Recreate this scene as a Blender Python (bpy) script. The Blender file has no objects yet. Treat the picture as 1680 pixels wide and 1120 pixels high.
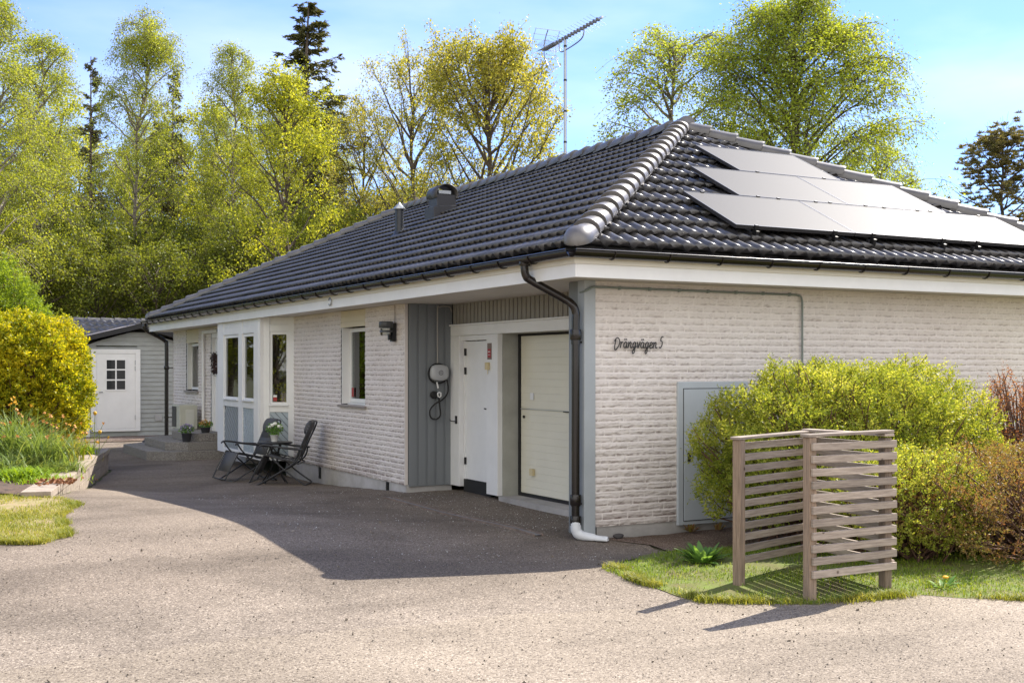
import bpy, math, random
import numpy as np
from mathutils import Vector, Matrix
from mathutils.geometry import delaunay_2d_cdt
D = bpy.data; C = bpy.context.scene.collection; PI = math.pi

# ------------------------------------------------------------------ camera
cam = D.objects.new("camera", D.cameras.new("camera")); C.objects.link(cam)
CX, CY, CZ = -6.032, -9.588, 1.62
cam.location = (CX, CY, CZ)
cam.rotation_euler = (PI/2, 0, -math.atan2(.4723, .8814))
cam.data.sensor_width = 36; cam.data.lens = 36*1961/1680
cam.data.shift_y = 43/1680
cam.data.clip_end = 2000
bpy.context.scene.camera = cam
# ------------------------------------------------------------------ sky and sun
SUN = Vector((.929, .273, 1.0)).normalized()
w = D.worlds.new("World"); bpy.context.scene.world = w; w.use_nodes = True
nt = w.node_tree; bg = nt.nodes["Background"]
sky = nt.nodes.new("ShaderNodeTexSky"); sky.sky_type = 'NISHITA'; sky.sun_disc = False
sky.sun_elevation = math.asin(SUN.z); sky.sun_rotation = math.atan2(SUN.x, SUN.y)
sky.altitude = 50; sky.air_density = 1.0; sky.dust_density = 0.15; sky.ozone_density = 3.0
tc = nt.nodes.new("ShaderNodeTexCoord")                     # thin high cloud in the sky, plus an added fill bank behind the camera
mp = nt.nodes.new("ShaderNodeMapping"); mp.inputs['Scale'].default_value = (1.2, 2.2, 5.0); mp.inputs['Rotation'].default_value = (0, .5, .4)
nz = nt.nodes.new("ShaderNodeTexNoise"); nz.inputs['Scale'].default_value = 1.6; nz.inputs['Detail'].default_value = 6
cr = nt.nodes.new("ShaderNodeValToRGB"); cr.color_ramp.elements[0].position = .44; cr.color_ramp.elements[1].position = .82
cr.color_ramp.elements[1].color = (.42, .42, .42, 1)
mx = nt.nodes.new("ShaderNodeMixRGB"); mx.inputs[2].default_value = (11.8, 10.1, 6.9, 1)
nt.links.new(tc.outputs['Generated'], mp.inputs[0]); nt.links.new(mp.outputs[0], nz.inputs[0]); nt.links.new(nz.outputs[0], cr.inputs[0])
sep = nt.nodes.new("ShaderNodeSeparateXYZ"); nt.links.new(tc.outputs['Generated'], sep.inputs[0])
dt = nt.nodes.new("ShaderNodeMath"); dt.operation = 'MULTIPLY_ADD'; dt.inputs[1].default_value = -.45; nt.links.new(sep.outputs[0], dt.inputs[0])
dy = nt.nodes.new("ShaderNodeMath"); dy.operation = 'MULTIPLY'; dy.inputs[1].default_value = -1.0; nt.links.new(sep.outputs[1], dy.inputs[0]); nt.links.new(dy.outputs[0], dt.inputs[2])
mr = nt.nodes.new("ShaderNodeMapRange"); mr.interpolation_type = 'SMOOTHSTEP'; mr.inputs[1].default_value = .05; mr.inputs[2].default_value = .75; mr.inputs[3].default_value = 0; mr.inputs[4].default_value = .92; nt.links.new(dt.outputs[0], mr.inputs[0])  # bright cloud bank added out of view, fills the shaded walls
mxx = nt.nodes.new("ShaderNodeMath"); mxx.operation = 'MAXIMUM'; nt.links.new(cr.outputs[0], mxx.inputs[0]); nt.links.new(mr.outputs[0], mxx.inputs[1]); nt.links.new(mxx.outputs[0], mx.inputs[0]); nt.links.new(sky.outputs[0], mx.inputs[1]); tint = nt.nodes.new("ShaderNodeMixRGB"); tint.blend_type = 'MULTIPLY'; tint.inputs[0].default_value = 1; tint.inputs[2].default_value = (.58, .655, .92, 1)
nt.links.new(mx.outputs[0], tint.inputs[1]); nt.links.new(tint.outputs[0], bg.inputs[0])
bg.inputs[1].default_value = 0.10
sl = D.lights.new("sun", 'SUN'); sl.energy = 3.6; sl.angle = math.radians(.5); sl.color = (1, .93, .83)
so = D.objects.new("sun", sl); C.objects.link(so); so.rotation_euler = SUN.to_track_quat('Z', 'Y').to_euler()
sc = bpy.context.scene
sc.view_settings.view_transform = 'Standard'; sc.view_settings.look = 'None'
sc.view_settings.exposure = 1.55; sc.view_settings.gamma = 1
sc.cycles.max_bounces = 8; sc.cycles.transparent_max_bounces = 12

# ------------------------------------------------------------------ helpers
FR = np.array([.8815, -.4724]); FF = np.array([.4723, .8814])
def at(px, q):                                             # ground position seen in column px at distance q
    p = np.array([CX, CY]) + q*(FR*(px-840)/1961. + FF); return float(p[0]), float(p[1])
def top_z(py, q): return CZ + (603-py)/1961.*q

def tag(o, label=None, cat=None, group=None, kind=None):
    if label: o['label'] = label
    if cat: o['category'] = cat
    if group: o['group'] = group
    if kind: o['kind'] = kind
    return o
def empty(name, loc=(0, 0, 0), rz=0):
    o = D.objects.new(name, None); C.objects.link(o); o.location = loc; o.rotation_euler = (0, 0, rz)
    o.empty_display_size = .1; return o
def mesh_np(name, v, f, m, parent=None, smooth=False, tri=False):
    """v (N,3) array, f (M,4) or (M,3) int array"""
    v = np.asarray(v, dtype=np.float32); f = np.asarray(f, dtype=np.int32)
    me = D.meshes.new(name); k = f.shape[1]
    me.vertices.add(len(v)); me.vertices.foreach_set('co', v.ravel())
    me.loops.add(f.size); me.loops.foreach_set('vertex_index', f.ravel())
    me.polygons.add(len(f)); me.polygons.foreach_set('loop_start', np.arange(0, f.size, k, dtype=np.int32))
    me.polygons.foreach_set('loop_total', np.full(len(f), k, dtype=np.int32))
    if smooth: me.polygons.foreach_set('use_smooth', np.ones(len(f), dtype=bool))
    me.update(calc_edges=True); me.materials.append(m)
    o = D.objects.new(name, me); C.objects.link(o); o.parent = parent
    return o
class MB:
    def __init__(s): s.v = []; s.f = []; s.sm = []
    def add(s, vs, fs, sm=False):
        n = len(s.v); s.v += [tuple(map(float, p)) for p in vs]; s.f += [tuple(i+n for i in q) for q in fs]; s.sm += [sm]*len(fs); return s
    def box(s, x0, y0, z0, x1, y1, z1):
        if x0 > x1: x0, x1 = x1, x0
        if y0 > y1: y0, y1 = y1, y0
        if z0 > z1: z0, z1 = z1, z0
        return s.add([(x0,y0,z0),(x1,y0,z0),(x1,y1,z0),(x0,y1,z0),(x0,y0,z1),(x1,y0,z1),(x1,y1,z1),(x0,y1,z1)],
            [(0,3,2,1),(4,5,6,7),(0,1,5,4),(1,2,6,5),(2,3,7,6),(3,0,4,7)])
    def bar(s, p, q, wdt, h, up=(0, 0, 1)):
        p = Vector(p); q = Vector(q); d = (q-p).normalized(); u = Vector(up); a = d.cross(u).normalized()*wdt/2; b = a.cross(d).normalized()*h/2
        vs = [p-a-b, p+a-b, p+a+b, p-a+b, q-a-b, q+a-b, q+a+b, q-a+b]
        return s.add(vs, [(0,1,2,3),(7,6,5,4),(4,5,1,0),(5,6,2,1),(6,7,3,2),(7,4,0,3)])
    def tube(s, pts, r, n=10, cap=True, closed=False):
        pts = [Vector(p) for p in pts]; N = len(pts); rr = r if isinstance(r, (list, tuple)) else [r]*N
        t = (pts[1]-pts[0]).normalized(); a = t.orthogonal().normalized(); vs = []
        for i, p in enumerate(pts):
            if closed: t2 = (pts[(i+1) % N]-pts[i-1]).normalized()
            else: t2 = (pts[min(i+1, N-1)]-pts[max(i-1, 0)]).normalized()
            a = (a-t2*a.dot(t2)).normalized(); b = t2.cross(a)
            for k in range(n):
                th = 2*PI*k/n; vs.append(p+(a*math.cos(th)+b*math.sin(th))*rr[i])
        fs = []
        for i in range(N if closed else N-1):
            j = (i+1) % N
            for k in range(n): fs.append((i*n+k, i*n+(k+1) % n, j*n+(k+1) % n, j*n+k))
        s.add(vs, fs, True)
        if cap and not closed: s.add(vs[:n][::-1], [tuple(range(n))]); s.add(vs[-n:], [tuple(range(n))])
        return s
    def lathe(s, prof, c=(0, 0, 0), n=20, ax='z'):
        vs = []
        for r, z in prof:
            for k in range(n):
                th = 2*PI*k/n; x, y = r*math.cos(th), r*math.sin(th)
                vs.append((c[0]+x, c[1]+y, c[2]+z) if ax == 'z' else ((c[0]+z, c[1]+x, c[2]+y) if ax == 'x' else (c[0]+y, c[1]+z, c[2]+x)))
        fs = [(i*n+k, i*n+(k+1) % n, (i+1)*n+(k+1) % n, (i+1)*n+k) for i in range(len(prof)-1) for k in range(n)]
        s.add(vs, fs, True)
        for i, e in ((0, 1), (len(prof)-1, 0)):
            if prof[i][0] > 1e-4:
                r_ = list(range(n)); s.add(vs[i*n:(i+1)*n], [tuple(r_[::-1] if e else r_)])
        return s
    def prism(s, poly, z0, z1):
        n = len(poly); s.add([(x, y, z0) for x, y in poly]+[(x, y, z1) for x, y in poly],
            [tuple(range(n))[::-1], tuple(range(n, 2*n))]+[(i, (i+1) % n, n+(i+1) % n, n+i) for i in range(n)]); return s
    def build(s, name, m, parent=None, bevel=0):
        me = D.meshes.new(name); me.from_pydata(s.v, [], s.f); me.update(); me.materials.append(m)
        me.polygons.foreach_set('use_smooth', s.sm)
        o = D.objects.new(name, me); C.objects.link(o); o.parent = parent
        if bevel:
            b = o.modifiers.new('bevel', 'BEVEL'); b.width = bevel; b.segments = 2; b.limit_method = 'ANGLE'
        return o
def dup(o, parent=None, loc=None, rz=None, sc_=None):
    c = o.copy(); C.objects.link(c)
    if parent: c.parent = parent
    if loc is not None: c.location = loc
    if rz is not None: c.rotation_euler[2] = rz
    if sc_ is not None: c.scale = (sc_, sc_, sc_) if not hasattr(sc_, '__len__') else sc_
    for ch in [x for x in D.objects if x.parent == o]:
        k = ch.copy(); C.objects.link(k); k.parent = c
        for g in [x for x in D.objects if x.parent == ch]:
            e = g.copy(); C.objects.link(e); e.parent = k
    return c
def smooth_path(P, n=8, closed=False):
    P = [Vector(p) for p in P]; N = len(P); out = []
    for i in range(N if closed else N-1):
        g = (lambda k: P[k % N]) if closed else (lambda k: P[max(0, min(N-1, k))])
        p0, p1, p2, p3 = g(i-1), g(i), g(i+1), g(i+2)
        for k in range(n):
            t = k/n; out.append(.5*((2*p1)+(p2-p0)*t+(2*p0-5*p1+4*p2-p3)*t*t+(3*p1-p0-3*p2+p3)*t**3))
    if not closed: out.append(P[-1])
    return out

# ------------------------------------------------------------------ materials
def nodes_of(name):
    m = D.materials.new(name); m.use_nodes = True; t = m.node_tree; return m, t, t.nodes, t.links, t.nodes['Principled BSDF']
def pm(name, col, rough=.6, metal=0, var=0, vs=4, col2=None, bump=0, bs=60, spec=.5, stretch=None, bd=.01, coat=0):
    m, t, n, l, b = nodes_of(name)
    b.inputs['Base Color'].default_value = (*col, 1); b.inputs['Roughness'].default_value = rough; b.inputs['Metallic'].default_value = metal
    b.inputs['Specular IOR Level'].default_value = spec; b.inputs['Coat Weight'].default_value = coat
    tc = n.new('ShaderNodeTexCoord'); src = tc.outputs['Object']
    if stretch:
        mp = n.new('ShaderNodeMapping'); mp.inputs['Scale'].default_value = stretch; l.new(src, mp.inputs[0]); src = mp.outputs[0]
    if var or col2:
        z = n.new('ShaderNodeTexNoise'); z.inputs['Scale'].default_value = vs; z.inputs['Detail'].default_value = 6; z.inputs['Roughness'].default_value = .65; l.new(src, z.inputs[0])
        r = n.new('ShaderNodeValToRGB'); r.color_ramp.elements[0].position = .35; r.color_ramp.elements[1].position = .68
        c2 = col2 if col2 else tuple(c*(1-var) for c in col); c1 = col if col2 else tuple(c*(1+var*.5) for c in col)
        r.color_ramp.elements[0].color = (*c2, 1); r.color_ramp.elements[1].color = (*c1, 1)
        l.new(z.outputs[0], r.inputs[0]); l.new(r.outputs[0], b.inputs['Base Color'])
    if bump:
        z = n.new('ShaderNodeTexNoise'); z.inputs['Scale'].default_value = bs; z.inputs['Detail'].default_value = 5; l.new(src, z.inputs[0])
        k = n.new('ShaderNodeBump'); k.inputs['Strength'].default_value = bump; k.inputs['Distance'].default_value = bd
        l.new(z.outputs[0], k.inputs['Height']); l.new(k.outputs[0], b.inputs['Normal'])
    return m
def leafm(name, cols, trans=.45, rough=.5, spec=.25, ns=.8):
    """leaf: colour varies per leaf and per clump, light passes through"""
    m, t, n, l, b = nodes_of(name)
    g = n.new('ShaderNodeNewGeometry'); tc = n.new('ShaderNodeTexCoord'); z = n.new('ShaderNodeTexNoise'); z.inputs['Scale'].default_value = ns; z.inputs['Detail'].default_value = 2
    l.new(tc.outputs['Object'], z.inputs[0])
    a = n.new('ShaderNodeMath'); a.operation = 'MULTIPLY_ADD'; a.inputs[1].default_value = 1.5; a.inputs[2].default_value = -.5; l.new(z.outputs[0], a.inputs[0])
    s = n.new('ShaderNodeMath'); s.operation = 'MULTIPLY_ADD'; s.inputs[1].default_value = .55; l.new(g.outputs['Random Per Island'], s.inputs[0])
    a2 = n.new('ShaderNodeMath'); a2.operation = 'MULTIPLY'; a2.inputs[1].default_value = .45; l.new(a.outputs[0], a2.inputs[0]); l.new(a2.outputs[0], s.inputs[2])
    r = n.new('ShaderNodeValToRGB'); l.new(s.outputs[0], r.inputs[0]); e = r.color_ramp.elements
    while len(e) < len(cols): e.new(.5)
    for i, c in enumerate(cols): e[i].position = .08+.84*i/(len(cols)-1); e[i].color = (*c, 1)
    b.inputs['Roughness'].default_value = rough; b.inputs['Specular IOR Level'].default_value = spec; l.new(r.outputs[0], b.inputs['Base Color'])
    tr = n.new('ShaderNodeBsdfTranslucent'); mulc = n.new('ShaderNodeMixRGB'); mulc.blend_type = 'MULTIPLY'; mulc.inputs[0].default_value = 1
    mulc.inputs[2].default_value = (1.5, 1.35, .6, 1); l.new(r.outputs[0], mulc.inputs[1]); l.new(mulc.outputs[0], tr.inputs[0])
    mxs = n.new('ShaderNodeMixShader'); mxs.inputs[0].default_value = trans
    l.new(b.outputs[0], mxs.inputs[1]); l.new(tr.outputs[0], mxs.inputs[2]); l.new(mxs.outputs[0], n['Material Output'].inputs[0])
    return m
def asphalt(name, c_dark, c_mid, c_light, patch, pscale=.35, bump=.5):
    m, t, n, l, b = nodes_of(name)
    tc = n.new('ShaderNodeTexCoord')
    v = n.new('ShaderNodeTexVoronoi'); v.inputs['Scale'].default_value = 120; l.new(tc.outputs['Object'], v.inputs[0])
    bw = n.new('ShaderNodeSeparateColor'); l.new(v.outputs['Color'], bw.inputs[0])
    r = n.new('ShaderNodeValToRGB'); e = r.color_ramp.elements; e.new(.5); e.new(.8)
    e[0].position = .0; e[0].color = (*c_dark, 1); e[1].position = .3; e[1].color = (*c_mid, 1); e[2].position = .8; e[2].color = (*c_mid, 1); e[3].position = 1; e[3].color = (*c_light, 1)
    l.new(bw.outputs[0], r.inputs[0])
    z = n.new('ShaderNodeTexNoise'); z.inputs['Scale'].default_value = pscale; z.inputs['Detail'].default_value = 5; z.inputs['Roughness'].default_value = .6; z.inputs['Distortion'].default_value = .6
    l.new(tc.outputs['Object'], z.inputs[0])
    r2 = n.new('ShaderNodeValToRGB'); r2.color_ramp.elements[0].position = .36; r2.color_ramp.elements[1].position = .66
    r2.color_ramp.elements[0].color = (*patch, 1); r2.color_ramp.elements[1].color = (1.12, 1.1, 1.08, 1)
    sx = n.new('ShaderNodeSeparateXYZ'); l.new(tc.outputs['Object'], sx.inputs[0])            # dust and wear run along the road
    mpz = n.new('ShaderNodeMapping'); mpz.inputs['Scale'].default_value = (.35, 1.6, 1); l.new(tc.outputs['Object'], mpz.inputs[0])
    zs = n.new('ShaderNodeTexNoise'); zs.inputs['Scale'].default_value = .9; zs.inputs['Detail'].default_value = 4; zs.inputs['Distortion'].default_value = .8; l.new(mpz.outputs[0], zs.inputs[0])
    mm = n.new('ShaderNodeMath'); mm.operation = 'MULTIPLY_ADD'; mm.inputs[1].default_value = .3; l.new(zs.outputs[0], mm.inputs[0])
    mh = n.new('ShaderNodeMath'); mh.operation = 'MULTIPLY'; mh.inputs[1].default_value = .7; l.new(z.outputs[0], mh.inputs[0]); l.new(mh.outputs[0], mm.inputs[2]); l.new(mm.outputs[0], r2.inputs[0])
    r2.color_ramp.elements[0].position = .38; r2.color_ramp.elements[1].position = .60
    mu = n.new('ShaderNodeMixRGB'); mu.blend_type = 'MULTIPLY'; mu.inputs[0].default_value = 1; l.new(r.outputs[0], mu.inputs[1]); l.new(r2.outputs[0], mu.inputs[2])
    if name.startswith('drive'):
        wob = n.new('ShaderNodeMath'); wob.operation = 'MULTIPLY_ADD'; wob.inputs[1].default_value = 2.4; l.new(z.outputs[0], wob.inputs[0]); l.new(sx.outputs[1], wob.inputs[2])
        mr_ = n.new('ShaderNodeMapRange'); mr_.interpolation_type = 'SMOOTHSTEP'; mr_.inputs[1].default_value = .9; mr_.inputs[2].default_value = -2.0; l.new(wob.outputs[0], mr_.inputs[0])
        du_ = n.new('ShaderNodeMixRGB'); du_.blend_type = 'MULTIPLY'; du_.inputs[2].default_value = (1.38, 1.42, 1.45, 1); l.new(mr_.outputs[0], du_.inputs[0]); l.new(mu.outputs[0], du_.inputs[1]); mu = du_
    # holes / dark pits
    v2 = n.new('ShaderNodeTexVoronoi'); v2.inputs['Scale'].default_value = 11; l.new(tc.outputs['Object'], v2.inputs[0])
    r3 = n.new('ShaderNodeValToRGB'); r3.color_ramp.elements[0].position = .07; r3.color_ramp.elements[1].position = .13
    r3.color_ramp.elements[0].color = (.35, .33, .32, 1); r3.color_ramp.elements[1].color = (1, 1, 1, 1); l.new(v2.outputs['Distance'], r3.inputs[0])
    mu2 = n.new('ShaderNodeMixRGB'); mu2.blend_type = 'MULTIPLY'; mu2.inputs[0].default_value = .8; l.new(mu.outputs[0], mu2.inputs[1]); l.new(r3.outputs[0], mu2.inputs[2])
    l.new(mu2.outputs[0], b.inputs['Base Color']); b.inputs['Roughness'].default_value = .9; b.inputs['Specular IOR Level'].default_value = .25
    z3 = n.new('ShaderNodeTexNoise'); z3.inputs['Scale'].default_value = 45; z3.inputs['Detail'].default_value = 6; l.new(tc.outputs['Object'], z3.inputs[0])
    k = n.new('ShaderNodeBump'); k.inputs['Strength'].default_value = bump; k.inputs['Distance'].default_value = .02
    ad = n.new('ShaderNodeMath'); ad.operation = 'MULTIPLY_ADD'; ad.inputs[1].default_value = -.5; l.new(v.outputs['Distance'], ad.inputs[0]); l.new(z3.outputs[0], ad.inputs[2])
    l.new(ad.outputs[0], k.inputs['Height']); l.new(k.outputs[0], b.inputs['Normal'])
    return m
M = {}
M['drive'] = asphalt('drive asphalt', (.05,.04,.032), (.19,.157,.125), (.38,.325,.265), (.64,.62,.60), .55, .35)
M['road'] = asphalt('road asphalt', (.07,.055,.045), (.27,.23,.182), (.47,.41,.335), (.74,.72,.70), .45, .35)
M['soil'] = pm('soil', (.10,.07,.05), .95, var=.5, vs=9, bump=.8, bs=40, col2=(.045,.03,.02))
M['ground'] = pm('grassy ground', (.07,.10,.022), .95, vs=2.5, col2=(.075,.055,.03), bump=.6, bs=30)
M['lawn'] = pm('lawn turf', (.22,.20,.06), .95, vs=5, col2=(.32,.235,.14), bump=.8, bs=60)
M['lawn2'] = pm('moss turf', (.13,.19,.02), .95, vs=4, col2=(.12,.10,.035), bump=.8, bs=60)
M['gravel'] = asphalt('gravel', (.05,.035,.03), (.19,.14,.11), (.40,.33,.28), (.7,.65,.6), .9, .9)
M['brickpaint'] = None
M['white'] = pm('white paint', (.78,.78,.77), .45, var=.05, vs=3)
M['cream'] = pm('cream paint', (.70,.66,.56), .5, var=.06, vs=3)
M['shutter'] = pm('cream shutter box', (.66,.58,.42), .5, var=.05)
M['soffit'] = pm('soffit board', (.62,.58,.54), .6, var=.06, vs=2)
M['greyclad'] = pm('grey cladding paint', (.19,.205,.215), .5, var=.10, vs=2, bump=.15, bs=25, stretch=(1,1,.08))
M['bluegrey'] = pm('pale blue grey paint', (.38,.44,.48), .5, var=.08, vs=3)
M['concrete'] = pm('concrete', (.46,.44,.42), .85, vs=2.2, col2=(.30,.285,.27), bump=.4, bs=35)
M['plinth'] = pm('painted plinth', (.58,.565,.55), .8, vs=1.6, col2=(.38,.36,.34), bump=.3, bs=30)
M['step'] = pm('exposed aggregate step', (.40,.375,.34), .9, vs=75, col2=(.08,.07,.06), bump=.7, bs=80)
M['tile'] = pm('charcoal roof tile', (.072,.069,.069), .34, var=.5, vs=1.8, bump=.04, bs=60, spec=.8)
M['cap'] = pm('charcoal ridge tile', (.12,.112,.106), .42, var=.35, vs=3, bump=.06, bs=60, spec=.9)
M['gutter'] = pm('dark brown steel gutter', (.012,.009,.008), .25, metal=.0, spec=.45, coat=.1)
M['black'] = pm('black metal', (.012,.012,.013), .4)
M['rubber'] = pm('black rubber', (.015,.015,.015), .8)
M['galv'] = pm('galvanised steel', (.42,.44,.46), .38, metal=.85, var=.15)
M['galvwhite'] = pm('worn white enamel', (.66,.68,.70), .4, var=.1)
M['galvdark'] = pm('dull antenna steel', (.16,.16,.165), .5, metal=.3)
M['alu'] = pm('aluminium', (.6,.61,.62), .3, metal=.9)
M['conduit'] = pm('green grey conduit', (.18,.21,.19), .5)
M['garage'] = pm('garage door enamel', (.73,.70,.58), .4, var=.05, vs=1.5)
M['cabinet'] = pm('blue grey cabinet enamel', (.47,.51,.54), .4, var=.05)
M['fabric'] = pm('dark grey mesh fabric', (.085,.086,.09), .75, bump=.3, bs=300)
M['frame'] = pm('anthracite tube', (.028,.029,.032), .35, spec=.5)
M['curtain'] = pm('window blind', (.80,.83,.84), .9, var=.12, vs=40, stretch=(1,1,.02))
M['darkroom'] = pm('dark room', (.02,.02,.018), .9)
M['red'] = pm('red sticker', (.35,.03,.03), .5)
M['paper'] = pm('white sticker', (.75,.75,.72), .6)
M['charger'] = pm('grey charger shell', (.42,.43,.44), .4)
M['yellowplastic'] = pm('aged plastic', (.62,.52,.30), .5)
M['pump'] = pm('heat pump enamel', (.50,.50,.42), .5, var=.05)
M['bed'] = pm('planting soil', (.14,.09,.06), .95, vs=12, col2=(.05,.035,.025), bump=1, bs=50)
M['wallstone'] = pm('beige concrete block', (.40,.33,.26), .9, vs=7, col2=(.24,.20,.165), bump=.7, bs=40)
M['shedwood'] = pm('weathered grey boards', (.36,.38,.37), .75, vs=3, col2=(.29,.30,.29), bump=.2, bs=40, stretch=(1,1,4))
M['sheetroof'] = pm('pinkish sheet roof', (.50,.44,.43), .5, var=.08)
M['bark'] = pm('bark', (.13,.10,.075), .9, vs=6, col2=(.06,.045,.035), bump=.6, bs=20)
M['birchbark'] = pm('birch bark', (.34,.30,.25), .8, vs=5, col2=(.09,.07,.055), stretch=(1,1,4))
M['twig'] = pm('shrub stem', (.14,.075,.05), .85, var=.3)
M['pot'] = pm('dark flower pot', (.035,.035,.04), .5)
M['whitepot'] = pm('white flower pot', (.65,.65,.63), .4)
M['petalw'] = pm('white petal', (.8,.8,.72), .7)
M['petalp'] = pm('violet petal', (.10,.06,.20), .7, col2=(.45,.40,.55), vs=30)
M['petalo'] = pm('orange petal', (.72,.30,.05), .7, col2=(.52,.32,.14), vs=30)
M['petaly'] = pm('yellow petal', (.75,.42,.03), .7)
M['petalr'] = pm('red petal', (.60,.05,.02), .6)
M['dryleaf'] = pm('dry leaf', (.32,.13,.05), .8, col2=(.16,.07,.03), vs=30)
M['stone'] = pm('dark stone', (.06,.055,.055), .8, bump=.4, bs=20)
M['gap'] = pm('painted gap shade', (.01,.01,.01), .8)  # near black sheets behind boards and cabinet door, gap shade put in as colour

# weathered wood: grain + knots
def wood(name, c1, c2, stretch):
    m, t, n, l, b = nodes_of(name)
    tc = n.new('ShaderNodeTexCoord'); mp = n.new('ShaderNodeMapping'); mp.inputs['Scale'].default_value = stretch; l.new(tc.outputs['Object'], mp.inputs[0])
    z = n.new('ShaderNodeTexNoise'); z.inputs['Scale'].default_value = 9; z.inputs['Detail'].default_value = 8; z.inputs['Roughness'].default_value = .7; l.new(mp.outputs[0], z.inputs[0])
    r = n.new('ShaderNodeValToRGB'); r.color_ramp.elements[0].position = .33; r.color_ramp.elements[1].position = .65
    r.color_ramp.elements[0].color = (*c2, 1); r.color_ramp.elements[1].color = (*c1, 1); l.new(z.outputs[0], r.inputs[0])
    v = n.new('ShaderNodeTexVoronoi'); v.inputs['Scale'].default_value = 5; l.new(tc.outputs['Object'], v.inputs[0])
    r2 = n.new('ShaderNodeValToRGB'); r2.color_ramp.elements[0].position = .04; r2.color_ramp.elements[1].position = .09
    r2.color_ramp.elements[0].color = (.22, .17, .14, 1); r2.color_ramp.elements[1].color = (1, 1, 1, 1); l.new(v.outputs['Distance'], r2.inputs[0])
    oi = n.new('ShaderNodeObjectInfo'); rr = n.new('ShaderNodeMapRange'); rr.inputs[3].default_value = .72; rr.inputs[4].default_value = 1.15; l.new(oi.outputs['Random'], rr.inputs[0])
    mu = n.new('ShaderNodeMixRGB'); mu.blend_type = 'MULTIPLY'; mu.inputs[0].default_value = 1; l.new(r.outputs[0], mu.inputs[1]); l.new(r2.outputs[0], mu.inputs[2])
    mu2 = n.new('ShaderNodeVectorMath'); mu2.operation = 'SCALE'; l.new(mu.outputs[0], mu2.inputs[0]); l.new(rr.outputs[0], mu2.inputs['Scale'])
    l.new(mu2.outputs[0], b.inputs['Base Color']); b.inputs['Roughness'].default_value = .85
    k = n.new('ShaderNodeBump'); k.inputs['Strength'].default_value = .4; k.inputs['Distance'].default_value = .01; l.new(z.outputs[0], k.inputs['Height']); l.new(k.outputs[0], b.inputs['Normal'])
    return m
M['wood'] = wood('weathered slat wood', (.46,.385,.31), (.22,.175,.14), (.5, .5, 9))
M['woodv'] = wood('weathered post wood', (.33,.245,.175), (.16,.115,.08), (9, 9, .5))
# painted split brick
def brickmat():
    m, t, n, l, b = nodes_of('painted split face brick')
    tc = n.new('ShaderNodeTexCoord')
    z = n.new('ShaderNodeTexNoise'); z.inputs['Scale'].default_value = 1.2; z.inputs['Detail'].default_value = 8; z.inputs['Roughness'].default_value = .7; l.new(tc.outputs['Object'], z.inputs[0])
    r = n.new('ShaderNodeValToRGB'); r.color_ramp.elements[0].position = .3; r.color_ramp.elements[1].position = .7
    r.color_ramp.elements[0].color = (.66,.60,.56,1); r.color_ramp.elements[1].color = (.76,.71,.67,1); l.new(z.outputs[0], r.inputs[0])
    at_ = n.new('ShaderNodeAttribute'); at_.attribute_name = 'dirt_shade'
    cl_ = n.new('ShaderNodeMath'); cl_.operation = 'MAXIMUM'; cl_.inputs[1].default_value = 0; l.new(at_.outputs['Fac'], cl_.inputs[0])
    ng = n.new('ShaderNodeMath'); ng.operation = 'MULTIPLY'; ng.inputs[1].default_value = -1.6; ng.use_clamp = True; l.new(at_.outputs['Fac'], ng.inputs[0])
    m0 = n.new('ShaderNodeMixRGB'); m0.inputs[2].default_value = (.80,.76,.72,1); l.new(ng.outputs[0], m0.inputs[0]); l.new(r.outputs[0], m0.inputs[1])
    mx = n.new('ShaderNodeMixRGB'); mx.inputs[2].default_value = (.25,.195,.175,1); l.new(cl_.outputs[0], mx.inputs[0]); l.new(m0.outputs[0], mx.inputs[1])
    l.new(mx.outputs[0], b.inputs['Base Color']); b.inputs['Roughness'].default_value = .75; b.inputs['Specular IOR Level'].default_value = .3
    z2 = n.new('ShaderNodeTexNoise'); z2.inputs['Scale'].default_value = 90; z2.inputs['Detail'].default_value = 4; l.new(tc.outputs['Object'], z2.inputs[0])
    k = n.new('ShaderNodeBump'); k.inputs['Strength'].default_value = .35; k.inputs['Distance'].default_value = .006; l.new(z2.outputs[0], k.inputs['Height']); l.new(k.outputs[0], b.inputs['Normal'])
    return m
M['brick'] = brickmat()
def glassmat():
    m = D.materials.new('window glass'); m.use_nodes = True; n = m.node_tree.nodes; l = m.node_tree.links; n.clear()
    o = n.new('ShaderNodeOutputMaterial'); tr = n.new('ShaderNodeBsdfTransparent'); tr.inputs[0].default_value = (.80,.83,.82,1)
    g = n.new('ShaderNodeBsdfGlossy'); g.inputs['Roughness'].default_value = .015
    fr = n.new('ShaderNodeFresnel'); fr.inputs[0].default_value = 1.5
    a = n.new('ShaderNodeMath'); a.operation = 'MULTIPLY_ADD'; a.inputs[1].default_value = 1.0; a.inputs[2].default_value = .06; a.use_clamp = True; l.new(fr.outputs[0], a.inputs[0])
    mx = n.new('ShaderNodeMixShader'); l.new(a.outputs[0], mx.inputs[0]); l.new(tr.outputs[0], mx.inputs[1]); l.new(g.outputs[0], mx.inputs[2]); l.new(mx.outputs[0], o.inputs[0])
    return m
M['glass'] = glassmat()
m_, t_, n_, l_, b_ = nodes_of('solar glass')
b_.inputs['Base Color'].default_value = (.02,.021,.026,1); b_.inputs['Roughness'].default_value = .56; b_.inputs['Specular IOR Level'].default_value = .15
b_.inputs['Coat Weight'].default_value = 0; b_.inputs['Coat Roughness'].default_value = .25; M['solar'] = m_

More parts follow.
